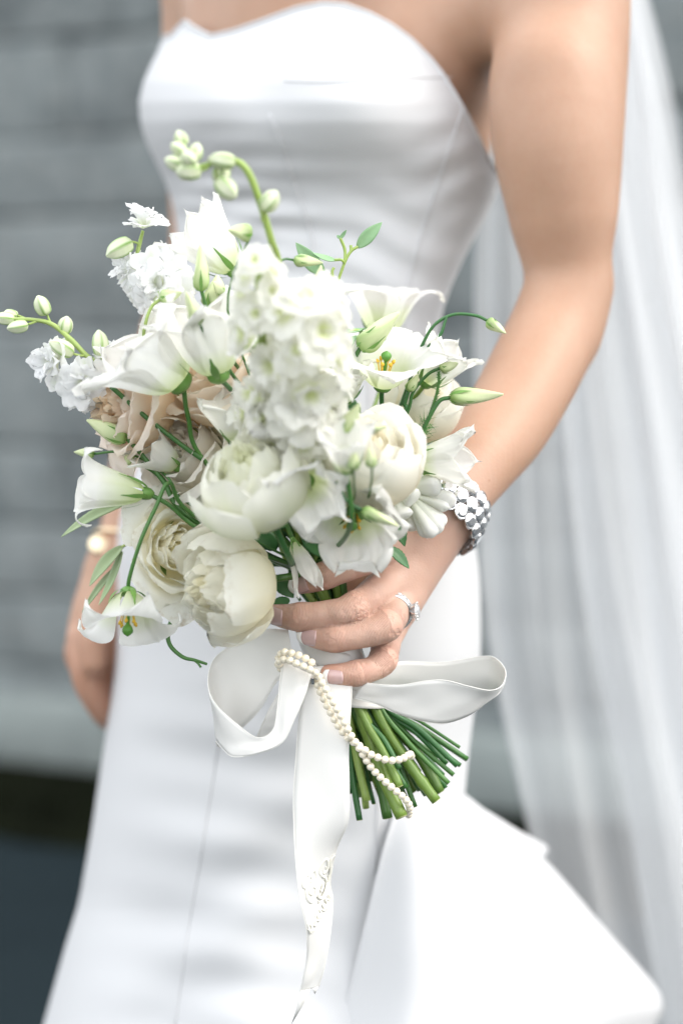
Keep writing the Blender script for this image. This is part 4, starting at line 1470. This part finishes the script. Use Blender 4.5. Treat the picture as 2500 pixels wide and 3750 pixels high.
lis_bud('blurred green bud hanging in front of the right rose, right one', (1362, 1710, -.118), (1352, 1640, -.122), .0032, [(1358, 1770, -.10), (1330, 1850, -.06)], rs=.0006, seed=19)
lis_bud('narrow green bud beside the open flower stems on the right', (1495, 1432, .006), (1530, 1370, .004), .0032, [(1480, 1480, .008), (1462, 1540, .01)], rs=.0012, seed=20)
lis_bud('white-green bud blurred in front of the pointed bell', (920, 855, -.070), (835, 842, -.075), .0048, [(905, 890, -.07), (870, 960, -.06), (835, 1100, -.05), (870, 1250, -.03)], rs=.0007, seed=21)
lis_bud('yellow-green bud bent over the larkspur', (590, 1095, -.030), (665, 1070, -.034), .0042, [(555, 1125, -.03), (533, 1190, -.03), (535, 1260, -.02), (620, 1400, 0)], rs=.0010, seed=22, mat=M['pale_stem'])

# ------------------------------------------------------------------ tuberose cluster at the right
tb = Bloom('tuberose_cluster', 'cluster of waxy white tubular buds and petals below the right bell flower', 'flower', GB, Q(1465, 1800, .012))
TUB = [((1475, 1795, .006), (1612, 1778, -.004), .0052), ((1480, 1785, .010), (1612, 1750, .004), .0046), ((1490, 1800, .004), (1668, 1835, .002), .0052), ((1500, 1810, .000), (1652, 1862, .000), .0036), ((1468, 1790, -.006), (1522, 1830, -.010), .0062),
       ((1455, 1830, -.006), (1480, 1900, -.010), .0056), ((1485, 1820, .000), (1565, 1975, -.004), .0030), ((1492, 1818, .000), (1592, 1965, -.006), .0052), ((1500, 1815, .000), (1615, 1950, -.004), .0048), ((1508, 1815, .002), (1628, 1925, .000), .0046), ((1480, 1830, .004), (1535, 1945, .004), .0062)]
for i, (a, c, r) in enumerate(TUB):
    aq, cq = Q(*a), Q(*c); L = np.linalg.norm(cq - aq); fr = frame(cq - aq, i)
    sharp = i in (3, 6, 10)
    V, F, A = lathe([(r * .35, 0), (r * .55, L * .25), (r * .85, L * .6), (r * 1.0, L * .85), (r * (.1 if sharp else .62), L * .97), (r * .08, L)], 14, twist=.4, ridge=.14, nr=3, nt=18)
    A['tint'] = np.clip(A['tint'] * 1.6 + .1, 0, 1); A['stripe'] *= .06
    tb.add('petal_tube', V, F, M['white'], A, fr, toW(aq[None])[0] - tb.loc)
finish_stem(tb, tb.q, (.4, 0, .3), .002)

# ------------------------------------------------------------------ foliage
def sprig(name, label, stems, leaves, mat, smat, group='foliage in the bridal bouquet', serr=0.0, rstem=.0009, cat='foliage', fold=.2):
    b = Bloom(name, label, cat, group, Q(*stems[0][0]))
    for s in stems:
        b.stem([Q(*p) for p in s], rstem, smat, 24, seg=6)
    for i, (p0, p1, w, nrm) in enumerate(leaves):
        V, F = leaf_mesh(Q(*p0), Q(*p1), w, bend=.06 * (-1) ** i, fold=fold, serr=serr, normal=nrm)
        o = b.addq('leaf', V, F, mat)
        sd_ = o.modifiers.new('thick', 'SOLIDIFY'); sd_.thickness = .0004
        m = (Q(*p0) + Q(*p1)) / 2
    return b


sprig('eucalyptus_sprig', 'fresh green eucalyptus sprig rising against the bodice', [[(1180, 1500, .02), (1205, 1160, .006), (1228, 1060, .002), (1262, 960, .000), (1285, 920, 0), (1310, 903, 0)], [(1262, 960, 0), (1262, 915, 0), (1246, 872, -.002)], [(1228, 1060, 0), (1212, 1010, 0), (1185, 1003, 0)], [(1226, 1060, 0), (1216, 1000, -.003), (1222, 980, -.003)], [(1262, 965, 0), (1250, 952, -.002), (1226, 952, 0)], [(1285, 920, 0), (1284, 898, 0)]],
      [((1308, 906, 0), (1399, 813, -.002), .0078, (.3, -1, .3)), ((1228, 953, 0), (1145, 926, -.004), .0052, (0, -.7, .7)), ((1188, 1006, 0), (1082, 888, .002), .0100, (-.4, -1, -.2)), ((1190, 1118, .004), (1168, 1028, .002), .0060, (.9, -.6, .1)), ((1182, 1122, .002), (1166, 1075, .0), .004, (.5, -.8, 0)), ((1244, 875, -.002), (1268, 842, -.004), .0022, (0, -1, 0)), ((1246, 872, 0), (1232, 862, 0), .002, (0, -1, 0))], M['eucalyptus'], M['pale_stem'])
sprig('eucalyptus_sprig', 'short eucalyptus sprig with small leaves beside the plump bud', [[(1200, 1560, .02), (1208, 1360, .008), (1220, 1300, .004), (1222, 1232, 0)], [(1218, 1310, .004), (1250, 1285, 0), (1262, 1278, 0)], [(1216, 1300, .004), (1250, 1235, .004), (1300, 1210, .004), (1340, 1222, .004)], [(1216, 1305, 0), (1204, 1270, 0), (1212, 1245, 0)]],
      [((1252, 1285, 0), (1306, 1228, -.003), .0066, (-.3, -1, .2)), ((1258, 1212, .003), (1340, 1202, .003), .0056, (0, -.5, .85)), ((1112, 1310, .008), (1190, 1302, .006), .0075, (0, -.6, .8)), ((1268, 1290, 0), (1294, 1281, 0), .0024, (0, -.4, .9)), ((1205, 1275, 0), (1215, 1244, 0), .0022, (.4, -.8, 0))], M['eucalyptus'], M['pale_stem'])
sprig('serrated_leaf_sprig', 'dark serrated leaves hanging over the back of the hand', [[(1380, 1850, -.01), (1418, 1895, -.005), (1420, 1960, -.004), (1424, 2006, -.006)], [(1418, 1890, -.005), (1442, 1886, -.005)]],
      [((1440, 1882, -.004), (1482, 2002, -.004), .0092, (.25, -1, 0)), ((1398, 1930, -.004), (1428, 2006, -.006), .0070, (-.5, -1, .1)), ((1424, 2005, -.006), (1498, 2082, -.004), .0078, (.1, -.8, .6))], M['leaf'], M['stem'], serr=.13)
sprig('serrated_leaf_sprig', 'dark green leaves crowding under the flowers above the index finger', [[(1160, 2080, .02), (1170, 1990, .012), (1160, 1900, .01)], [(1200, 2080, .02), (1195, 1960, .01)]],
      [((1140, 1930, -.01), (1240, 2062, -.012), .0120, (.5, -.9, .3)), ((1110, 1955, 0), (1195, 2045, -.002), .0100, (-.2, -1, .5)), ((1130, 1900, .005), (1230, 1945, .002), .012, (.1, -.8, .6)), ((1060, 2000, .005), (1150, 2080, .008), .012, (0, -1, .2)), ((1225, 1900, 0), (1250, 2010, .005), .011, (.5, -1, 0)), ((1100, 2060, .006), (1180, 2110, .012), .010, (0, -1, .4))], M['leaf'], M['stem'], serr=.10)
sprig('rose_leaf', 'dark crinkled leaf with a pale petal at the index fingertip', [[(1100, 2200, .024), (1060, 2140, .024), (1020, 2112, .020)]],
      [((1015, 2110, .018), (1075, 2190, .016), .0110, (-.2, -1, .2)), ((1060, 2196, .010), (985, 2215, .006), .0070, (0, -1, .5))], M['leaf'], M['stem'], serr=.06)
sprig('willow_leaf', 'long narrow grey-green leaf reaching down left past the white flower', [[(640, 1830, .025), (520, 1825, .025), (440, 1842, .022)]], [((470, 1838, .022), (224, 1966, .016), .0080, (.2, -.6, .75))], M['grey_leaf'], M['pale_stem'], fold=.4)
sprig('willow_leaf', 'pair of grey-green leaves hanging below the aged ivory rose', [[(560, 1960, .03), (480, 1985, .03), (445, 2005, .028)]], [((450, 2000, .028), (328, 2146, .022), .0085, (-.5, -.8, .1)), ((448, 2020, .026), (362, 2215, .018), .0078, (-.7, -.6, 0)), ((420, 2080, .03), (300, 2245, .03), .004, (-.3, -1, 0))], M['grey_leaf'], M['pale_stem'], fold=.4)
core = [((1000, 1650, .02), 61, 'dense dark foliage deep behind the large peony'), ((720, 1600, .03), 62, 'dark foliage in the gap under the left blooms'), ((1250, 1600, .03), 63, 'dark foliage showing between the right blooms'), ((980, 1950, .025), 64, 'dark foliage under the two peonies'), ((850, 1820, .025), 65, 'dark foliage where the crossing stems enter the bouquet')]
for (c, sd_, lab) in core:
    rr = np.random.RandomState(sd_)
    lv = []
    for k in range(12):
        a = rr.uniform(-math.pi * .9, math.pi * .9); L = rr.uniform(90, 150)
        p0 = (c[0] + rr.uniform(-60, 60), c[1] + rr.uniform(-60, 60), c[2] + rr.uniform(-.012, .012))
        lv.append((p0, (p0[0] + L * math.sin(a), p0[1] - L * math.cos(a), p0[2] + rr.uniform(-.015, .01)), rr.uniform(.009, .014), (rr.uniform(-.5, .5), -1, rr.uniform(-.3, .8))))
    sprig('foliage_sprig', lab, [[(1150, 2090, .03), (c[0] * .5 + 575, c[1] * .5 + 1045, .03), c]], lv, M['leaf'], M['stem'], serr=.08)
# a bent tendril below the lowest peony
tq = [(700, 2170, .01), (655, 2230, .006), (618, 2300, .004), (622, 2360, .003), (668, 2405, .002), (715, 2418, .000), (758, 2432, .002)]
b = Bloom('bent_stem', 'thin bent green stem curling below the lowest peony', 'stem', None, Q(*tq[0]))
b.stem([Q(*p) for p in tq], [.0014, .0014, .0012, .0008], M['stem'], 40)
b.stem([Q(712, 2418, .000), Q(726, 2430, 0), Q(736, 2444, 0)], .0007, M['stem'], 8, name='side_twig', seg=6)
# a twig that branches off behind the broad bell
b = Bloom('bare_stem', 'straight green stem running from the broad bell down to the peony', 'stem', None, Q(745, 1685, -.012))
b.stem([Q(745, 1685, -.012), Q(660, 1625, -.014), Q(520, 1515, -.016), Q(408, 1416, -.016)], .0014, M['stem'], 24)
b = Bloom('bare_stem', 'forked green twig under the arching bud on the right', 'stem', None, Q(1530, 1310, .008))
b.stem([Q(1532, 1305, .008), Q(1580, 1258, .006), Q(1612, 1225, .004), Q(1628, 1180, .004), Q(1636, 1158, .004)], [.0008, .0012, .0009, .0006], M['stem'], 24)
# asparagus fern
fern = Bloom('asparagus_fern', 'feathery green asparagus fern stem beside the right bell flower', 'foliage', 'foliage in the bridal bouquet', Q(1500, 1760, .012))
fp = catmull(np.array([Q(1500, 1760, .012), Q(1515, 1680, .010), Q(1545, 1580, .008), Q(1590, 1480, .006), Q(1604, 1410, .004), Q(1606, 1362, .002)]), 60)
fern.stem([fp[0], fp[15], fp[30], fp[45], fp[59]], [.001, .0007], M['stem'], 40, seg=6)
rf_ = np.random.RandomState(9)
NV, NF = [], []
for k in range(620):
    t = rf_.uniform(0, 1); c = fp[int(t * 59)]
    fluffy = (.30 < t < .46) or t < .16
    L = rf_.uniform(.004, .010) if fluffy else rf_.uniform(.0012, .0030)
    T_ = unit(fp[min(59, int(t * 59) + 1)] - fp[max(0, int(t * 59) - 1)])
    d = unit(rf_.normal(size=3) + T_ * .7)
    s_ = unit(np.cross(d, (0.3, 1, 0.2))) * .00022
    c = c + (unit(rf_.normal(size=3)) * .003 if fluffy else 0)
    i0 = len(NV); NV += [c - s_, c + s_, c + d * L]; NF.append((i0, i0 + 1, i0 + 2))
o = fern.addq('needles', NV, NF, M['fern']); o['kind'] = 'stuff'

# ------------------------------------------------------------------ satin ribbon: wrap, bow loops, tail, monogram
RB = Bloom('ribbon_bow', 'wide ivory satin ribbon tied in a bow around the bouquet stems', 'ribbon', None, Q(1240, 2450, .02))


def strip(pairs, na=90, nc=11, bulge=0.0, thick=.0003, name='ribbon', edge=True):
    A = catmull(np.array([Q(*p[0]) for p in pairs]), na); B = catmull(np.array([Q(*p[1]) for p in pairs]), na)
    w = np.linspace(0, 1, nc)[None, :, None]
    C = A[:, None] * (1 - w) + B[:, None] * w
    T_ = np.gradient((A + B) / 2, axis=0); S = B - A
    nrm = np.cross(T_, S); nrm /= np.linalg.norm(nrm, axis=1)[:, None] + 1e-12
    tt = np.linspace(0, 1, na)[:, None, None]
    cr = np.sin(9 * tt + 4 * w + na) * .5 + np.sin(23 * tt - 5 * w) * .3 + np.sin(41 * tt + 3 * w * w * 3) * .2
    C = C + nrm[:, None] * (bulge * np.sin(math.pi * w) + .0009 * cr * np.sin(math.pi * (w * .8 + .1)))
    o = RB.addq(name, C.reshape(-1, 3), grid_faces(nc, na), M['ribbon'])
    sd_ = o.modifiers.new('thick', 'SOLIDIFY'); sd_.thickness = thick; sd_.offset = 0
    if edge:
        for e in (A, B):
            V, F = tube(toW(e), .00028, 6)
            mk('woven_edge', V - RB.loc, F, M['ribbon_edge'], o)
    return o, C


strip([((1055, 2308, .004), (1082, 2450, .000)), ((985, 2304, .012), (1010, 2500, .006)), ((920, 2318, .019), (950, 2600, .012)), ((838, 2368, .023), (860, 2690, .018)), ((780, 2420, .020), (805, 2735, .013)), ((762, 2500, .008), (792, 2715, .002)),
       ((790, 2578, -.008), (818, 2745, -.008)), ((884, 2665, -.017), (858, 2772, -.016)), ((948, 2702, -.020), (950, 2758, -.021)), ((1000, 2672, -.020), (1032, 2720, -.022)), ((1016, 2590, -.018), (1075, 2640, -.022)), ((1024, 2500, -.014), (1112, 2555, -.020)), ((1034, 2420, -.010), (1140, 2470, -.014))], 120, name='bow_loop')
# inner fold seen through the loop
strip([((1080, 2430, .002), (1120, 2480, -.002)), ((1030, 2520, .004), (1085, 2560, .000)), ((975, 2620, .008), (1040, 2660, .004)), ((935, 2712, .010), (990, 2740, .008))], 40, name='bow_fold')
strip([((1335, 2500, -.006), (1292, 2556, -.002)), ((1400, 2508, -.010), (1375, 2578, -.005)), ((1475, 2508, -.012), (1445, 2610, -.006)), ((1560, 2494, -.013), (1535, 2638, -.006)), ((1630, 2492, -.013), (1620, 2650, -.004)), ((1718, 2514, -.012), (1715, 2620, -.001)), ((1794, 2528, -.009), (1782, 2572, .005)),
       ((1838, 2508, .000), (1822, 2542, .013)), ((1850, 2458, .011), (1834, 2520, .022)), ((1815, 2412, .020), (1800, 2530, .030)), ((1765, 2404, .024), (1750, 2550, .034)), ((1618, 2426, .026), (1610, 2580, .036)), ((1465, 2424, .020), (1460, 2560, .030)), ((1366, 2462, .008), (1350, 2540, .016))], 130, name='bow_loop')
strip([((1108, 2440, -.006), (1290, 2440, -.004)), ((1100, 2560, -.012), (1286, 2560, -.010)), ((1086, 2735, -.014), (1276, 2735, -.016)), ((1075, 2890, -.014), (1278, 2880, -.020)), ((1075, 3000, -.016), (1274, 3010, -.020)), ((1083, 3160, -.020), (1232, 3112, -.012)), ((1098, 3294, -.022), (1210, 3230, -.006)),
       ((1122, 3410, -.020), (1219, 3300, -.006)), ((1123, 3500, -.014), (1208, 3430, -.010)), ((1110, 3580, -.012), (1190, 3535, -.010)), ((1098, 3632, -.010), (1168, 3612, -.008))], 120, name='ribbon_tail')
# swallow-tail end: two points with a notch
tipA = [Q(1098, 3632, -.010), Q(1138, 3582, -.010), Q(1066, 3752, -.008)]
V = np.array([Q(1099, 3628, -.0102), Q(1137, 3620, -.0096), Q(1084, 3695, -.009), Q(1110, 3680, -.009), Q(1066, 3752, -.008)])
o = RB.addq('ribbon_end', V, [(0, 1, 3, 2), (2, 3, 4)], M['ribbon']); sd_ = o.modifiers.new('thick', 'SOLIDIFY'); sd_.thickness = .0005
V = np.array([Q(1140, 3620, -.0096), Q(1166, 3611, -.0082), Q(1152, 3640, -.009)])
o = RB.addq('ribbon_end', V, [(0, 1, 2)], M['ribbon']); sd_ = o.modifiers.new('thick', 'SOLIDIFY'); sd_.thickness = .0005
# the wrap around the stems, in overlapping turns
hx = [(1178, 2270), (1210, 2370), (1250, 2470), (1290, 2560), (1318, 2600)]
for k, (y0, y1, rr, tilt) in enumerate(((2290, 2440, .0185, .1), (2370, 2510, .0190, -.08), (2440, 2580, .0188, .12))):
    nv, nth = 14, 40
    V = np.zeros((nv, nth, 3))
    for j in range(nv):
        y = y0 + (y1 - y0) * j / (nv - 1)
        xc = float(np.interp(y, [p[1] for p in hx], [p[0] for p in hx]))
        c = Q(xc, y, .022)
        for i in range(nth):
            a = i * 2 * math.pi / nth
            V[j, i] = c + np.array((rr * math.cos(a), rr * math.sin(a) * .92, tilt * rr * math.cos(a) - .2 * rr * math.cos(a)))
    o = RB.addq('ribbon_wrap', V.reshape(-1, 3), grid_faces(nth, nv, wrap=True), M['ribbon'])
    sd_ = o.modifiers.new('thick', 'SOLIDIFY'); sd_.thickness = .0006; sd_.offset = 0
# embroidered monogram and script line on the tail (cream thread)
def tail_D(px, py):
    l = np.interp(py, [3100, 3160, 3294, 3410, 3500], [-.019, -.020, -.022, -.020, -.014]); r = np.interp(py, [3100, 3112, 3230, 3300, 3430], [-.013, -.012, -.006, -.006, -.010])
    xl = np.interp(py, [3100, 3160, 3294, 3410, 3500], [1079, 1083, 1098, 1122, 1123]); xr = np.interp(py, [3100, 3112, 3230, 3300, 3430], [1236, 1232, 1210, 1219, 1208])
    f = np.clip((px - xl) / (xr - xl), 0, 1)
    return l * (1 - f) + r * f - .0011


def z2p(p):                                                  # detail-view coordinates -> photo pixels
    return 1040 + p[0] * .17, 3050 + p[1] * .17


def stitch(pts, r=.0011, closed=False):
    k = catmull(np.array(pts, float), 14 * len(pts))
    q = []
    for p in k:
        x, y = z2p(p); q.append(Q(x, y, float(tail_D(x, y))))
    V, F = tube(toW(np.array(q)), r * .68, 6)
    mk('embroidery', V - RB.loc, F, M['thread'], RB.root)


stitch([(690, 960), (680, 860), (640, 810), (560, 900), (500, 1060), (480, 1230), (510, 1420), (590, 1500), (660, 1400), (690, 1280), (680, 1190), (620, 1160), (570, 1220), (560, 1300), (610, 1340)], .0013)
stitch([(500, 900), (430, 980), (400, 1090), (430, 1180), (500, 1190)], .0010)
stitch([(570, 930), (600, 1010), (570, 1060), (640, 1060), (700, 1010), (780, 990)], .0010)
stitch([(540, 1150), (590, 1090), (640, 1060)], .0008)
stitch([(850, 880), (930, 790), (950, 660), (910, 560), (840, 620), (780, 730), (760, 850), (800, 920), (880, 970), (915, 1060), (910, 1180), (860, 1330), (800, 1405), (740, 1370), (730, 1260), (770, 1130), (840, 1060), (830, 1180), (800, 1270)], .0014)
stitch([(850, 720), (830, 800), (860, 860), (910, 800), (900, 720)], .0009)
stitch([(1090, 480), (1010, 590), (1000, 700), (1000, 850), (960, 1000), (950, 1120)], .0012)
w = []
for k in range(15):                                          # running script, slanting up the ribbon
    t = k / 14
    x, y = 560 + 440 * t, 2120 - 760 * t
    s_ = 60 if k % 2 else -60
    w.append((x + s_ * .86 * .8, y + s_ * .5 * 1.1))
stitch(w, .0009)
stitch([(520, 1960), (540, 2080), (580, 2160), (600, 2040), (640, 1880), (680, 2010)], .0009)
stitch([(700, 1600), (670, 1750), (690, 1920)], .0008)
stitch([(740, 1770), (770, 1840), (800, 1720)], .0012)
stitch([(870, 1560), (900, 1640), (950, 1480)], .0012)
stitch([(740, 1480), (750, 1490), (756, 1482)], .0012)

# ------------------------------------------------------------------ pearls
PR = Bloom('pearl_necklace', 'double strand of small cream pearls wound around the ribbon and hanging over the stems', 'necklace', None, Q(1150, 2490, -.02))
pr_ = .00232
bpyV, bpyF = lathe([(0.0001, -pr_), (pr_ * .5, -pr_ * .866), (pr_ * .866, -pr_ * .5), (pr_, 0), (pr_ * .866, pr_ * .5), (pr_ * .5, pr_ * .866), (.0001, pr_)], 16, nt=13)[:2]
pm = bpy.data.meshes.new('pearl'); pm.from_pydata(bpyV.tolist(), [], bpyF); pm.polygons.foreach_set('use_smooth', [True] * len(pm.polygons)); pm.materials.append(M['pearl'])


def pearls(pts, step=.0044, wob=0.0, ph=0.0):
    k = catmull(np.array([Q(*p) for p in pts]), 500)
    s = np.concatenate([[0], np.cumsum(np.linalg.norm(np.diff(k, axis=0), axis=1))])
    for i, d in enumerate(np.arange(0, s[-1], step)):
        q = np.array([np.interp(d, s, k[:, c]) for c in range(3)])
        o = bpy.data.objects.new('pearl', pm); col.objects.link(o); o.parent = PR.root
        o.location = toW(q[None])[0] - PR.loc
        o.rotation_euler = (i * 1.3, i * .7, 0)
    V, F = tube(toW(k[::8]), .0003, 5)
    mk('thread', V - PR.loc, F, M['thread'], PR.root)


pearls([(1018, 2432, -.008), (1022, 2402, -.012), (1043, 2388, -.017), (1071, 2393, -.019), (1097, 2401, -.020), (1119, 2411, -.020), (1138, 2424, -.019), (1158, 2438, -.017)])
pearls([(1028, 2448, -.008), (1020, 2424, -.014), (1046, 2415, -.019), (1072, 2424, -.022), (1094, 2434, -.023), (1116, 2443, -.023), (1137, 2453, -.022), (1152, 2461, -.020), (1160, 2475, -.018)])
pearls([(1168, 2478, -.016), (1176, 2494, -.018), (1186, 2512, -.019), (1198, 2532, -.020), (1210, 2552, -.021), (1222, 2576, -.022), (1237, 2604, -.022), (1252, 2630, -.022), (1268, 2660, -.022), (1283, 2690, -.021), (1303, 2722, -.020), (1318, 2745, -.019), (1333, 2771, -.018), (1361, 2813, -.016), (1396, 2850, -.014), (1438, 2887, -.012), (1477, 2920, -.009), (1495, 2943, -.005), (1500, 2966, .001), (1494, 2988, .007)])
pearls([(1158, 2484, -.012), (1162, 2506, -.014), (1172, 2532, -.015), (1184, 2556, -.016), (1196, 2582, -.017), (1212, 2612, -.018), (1230, 2645, -.018), (1250, 2676, -.018), (1274, 2702, -.018), (1300, 2722, -.017), (1326, 2738, -.020), (1347, 2757, -.020), (1375, 2771, -.019), (1402, 2780, -.018), (1428, 2785, -.017), (1456, 2783, -.015), (1480, 2775, -.011), (1500, 2762, -.005), (1506, 2772, .002)])
cv, cf = [], []
parts = []
for k in range(3):
    a, c = Q(1134, 2489 + 8 * k, -.014), Q(1152, 2486 + 8 * k, -.015)
    parts.append(tube(toW(np.array([a, c])), .0008, 6))
V, F = join(parts)
mk('clasp', V - PR.loc, F, M['platinum'], PR.root, smooth=False)

# ------------------------------------------------------------------ jewellery
def ring_frame(n, out):
    n = unit(n); out = unit(np.asarray(out, float) - n * np.dot(out, n)); return n, out, np.cross(n, out)


def torus_pts(c, n, out, R_, r, k=64, m=10, wide=1.0):
    n, o1, o2 = ring_frame(n, out)
    V = []
    for i in range(k):
        a = 2 * math.pi * i / k
        d = o1 * math.cos(a) + o2 * math.sin(a)
        for j in range(m):
            b_ = 2 * math.pi * j / m
            V.append(c + d * (R_ + r * math.cos(b_)) + n * r * wide * math.sin(b_))
    F = []
    for i in range(k):
        for j in range(m):
            F.append((i * m + j, ((i + 1) % k) * m + j, ((i + 1) % k) * m + (j + 1) % m, i * m + (j + 1) % m))
    return np.array(V), F


def gem(r, h_up, h_dn, n=8):
    V = [(0, 0, -h_dn)]
    for i in range(n * 2):
        a = math.pi * i / n
        V.append((r * math.cos(a), r * math.sin(a), 0))
    for i in range(n):
        a = 2 * math.pi * (i + .5) / n
        V.append((r * .82 * math.cos(a), r * .82 * math.sin(a), h_up * .6))
    for i in range(n):
        a = 2 * math.pi * i / n
        V.append((r * .55 * math.cos(a), r * .55 * math.sin(a), h_up))
    F = []
    N2 = n * 2; A0 = 1; B0 = 1 + N2; C0 = B0 + n
    for i in range(N2): F.append((0, A0 + (i + 1) % N2, A0 + i))
    for i in range(n):
        F.append((A0 + 2 * i, A0 + 2 * i + 1, B0 + i)); F.append((A0 + 2 * i + 1, A0 + (2 * i + 2) % N2, B0 + i))
        F.append((B0 + i, A0 + (2 * i + 2) % N2, B0 + (i + 1) % n))
        F.append((B0 + i, B0 + (i + 1) % n, C0 + (i + 1) % n)); F.append((B0 + i, C0 + (i + 1) % n, C0 + i))
    F.append(tuple(C0 + i for i in range(n)))
    return np.array(V, float), F


def gem_mesh(name, r, up, dn, mat, n=8):
    V, F = gem(r, up, dn, n)
    me = bpy.data.meshes.new(name); me.from_pydata(V.tolist(), [], F); me.materials.append(mat); return me


def set_obj(b, name, me, q, axis, roll=0.0, parent=None):
    o = place_floret(b, me, q, axis, 1.0, roll, name)
    return o


c = FING['ring']
mc, pip = c[0][0], c[1][0]
nrm = unit(mc - pip)
rc = pip + (mc - pip) * .50
out = unit(np.array((1.0, -1.05, -.15)))
n_, o1, o2 = ring_frame(nrm, out)
RG = Bloom('engagement_ring', 'platinum solitaire diamond ring on the ring finger', 'ring', None, rc)
V, F = torus_pts(rc, nrm, out, .0111, .0013, 64, 10)
RG.addq('band', V, F, M['platinum'])
top_ = rc + o1 * .0152
gm = gem_mesh('diamond', .0052, .0018, .0036, M['diamond'])
set_obj(RG, 'diamond', gm, top_, o1)
for k in range(6):
    a = k * math.pi / 3
    d = n_ * math.cos(a) + o2 * math.sin(a)
    V, F = tube(toW(np.array([rc + o1 * .0112 + d * .0006, rc + o1 * .0132 + d * .0038, top_ + d * .0053, top_ + o1 * .0010 + d * .0049])), [.0006, .00055, .0005, .0005], 6)
    mk('prong', V - RG.loc, F, M['platinum'], RG.root)
WR = Bloom('wedding_band', 'diamond-set platinum band above the solitaire ring', 'ring', None, rc + nrm * .0030)
wc = rc + nrm * .0030
V, F = torus_pts(wc, nrm, out, .0113, .0008, 64, 8)
WR.addq('band', V, F, M['platinum'])
sg = gem_mesh('small_diamond', .0015, .0006, .0010, M['diamond'])
for k in range(24):
    a = 2 * math.pi * k / 24
    d = o1 * math.cos(a) + o2 * math.sin(a)
    set_obj(WR, 'diamond', sg, wc + d * .0122, d)
    e = 2 * math.pi * (k + .5) / 24; d2 = o1 * math.cos(e) + o2 * math.sin(e)
    V, F = tube(toW(np.array([wc + d2 * .0115 - nrm * .0008, wc + d2 * .0126, wc + d2 * .0115 + nrm * .0008])), .0004, 5)
    mk('bead_prong', V - WR.loc, F, M['platinum'], WR.root)

# wide crystal bracelet on the left wrist
bx = unit(Q(1745, 1690, .083) - Q(1592, 1885, .056))
bx = unit(bx + np.array((-.05, 0, .25)))
bc = Q(1590, 1862, .060)
BR = Bloom('crystal_bracelet', 'wide silver bracelet packed with round crystals on her left wrist', 'bracelet', None, bc)
n_, o1, o2 = ring_frame(bx, (.8, 0, -.6))
cm_ = gem_mesh('crystal', .0047, .0014, .0034, M['crystal'], 8)
for row in range(3):
    off = (row - 1) * .0086
    Rr = .0330 - .0006 * abs(row - 1) ** 2
    V, F = torus_pts(bc + bx * off, bx, (.8, 0, -.6), Rr - .0018, .0012, 72, 6)
    BR.addq('band', V, F, M['platinum'])
    for k in range(21):
        a = 2 * math.pi * (k + .5 * (row % 2)) / 21
        d = o1 * math.cos(a) + o2 * math.sin(a)
        q = bc + bx * off + d * Rr
        set_obj(BR, 'crystal', cm_, q, d + bx * .18 * (row - 1), k * .37)
        V, F = torus_pts(q - d * .0006, d, bx, .0046, .0007, 14, 5)
        BR.addq('setting', V, F, M['platinum'])

# slim gold bangle on the right wrist; added disc stands for its blurred glint
gc = Q(462, 1985, .358)
ga = unit(Q(560, 1560, .39) - Q(425, 2080, .35))
GBk = Bloom('gold_bangle', 'slim gold bangle and an added disc shaped as its blurred glint on her right wrist', 'bangle', None, gc)
V, F = torus_pts(gc, ga, (-1, 0, 0), .0262, .0014, 64, 8)
GBk.addq('hoop', V, F, M['gold'])
V, F, A = lathe([(.0005, -.0022), (.0060, -.0020), (.0088, 0), (.0060, .0024), (.0005, .0030)], 20, nt=14)
GBk.add('glint_disc', V, F, M['gold'], None, frame((.25, -.75, .35)), toW((gc + np.array((-.0175, -.024, -.002)))[None])[0] - GBk.loc)
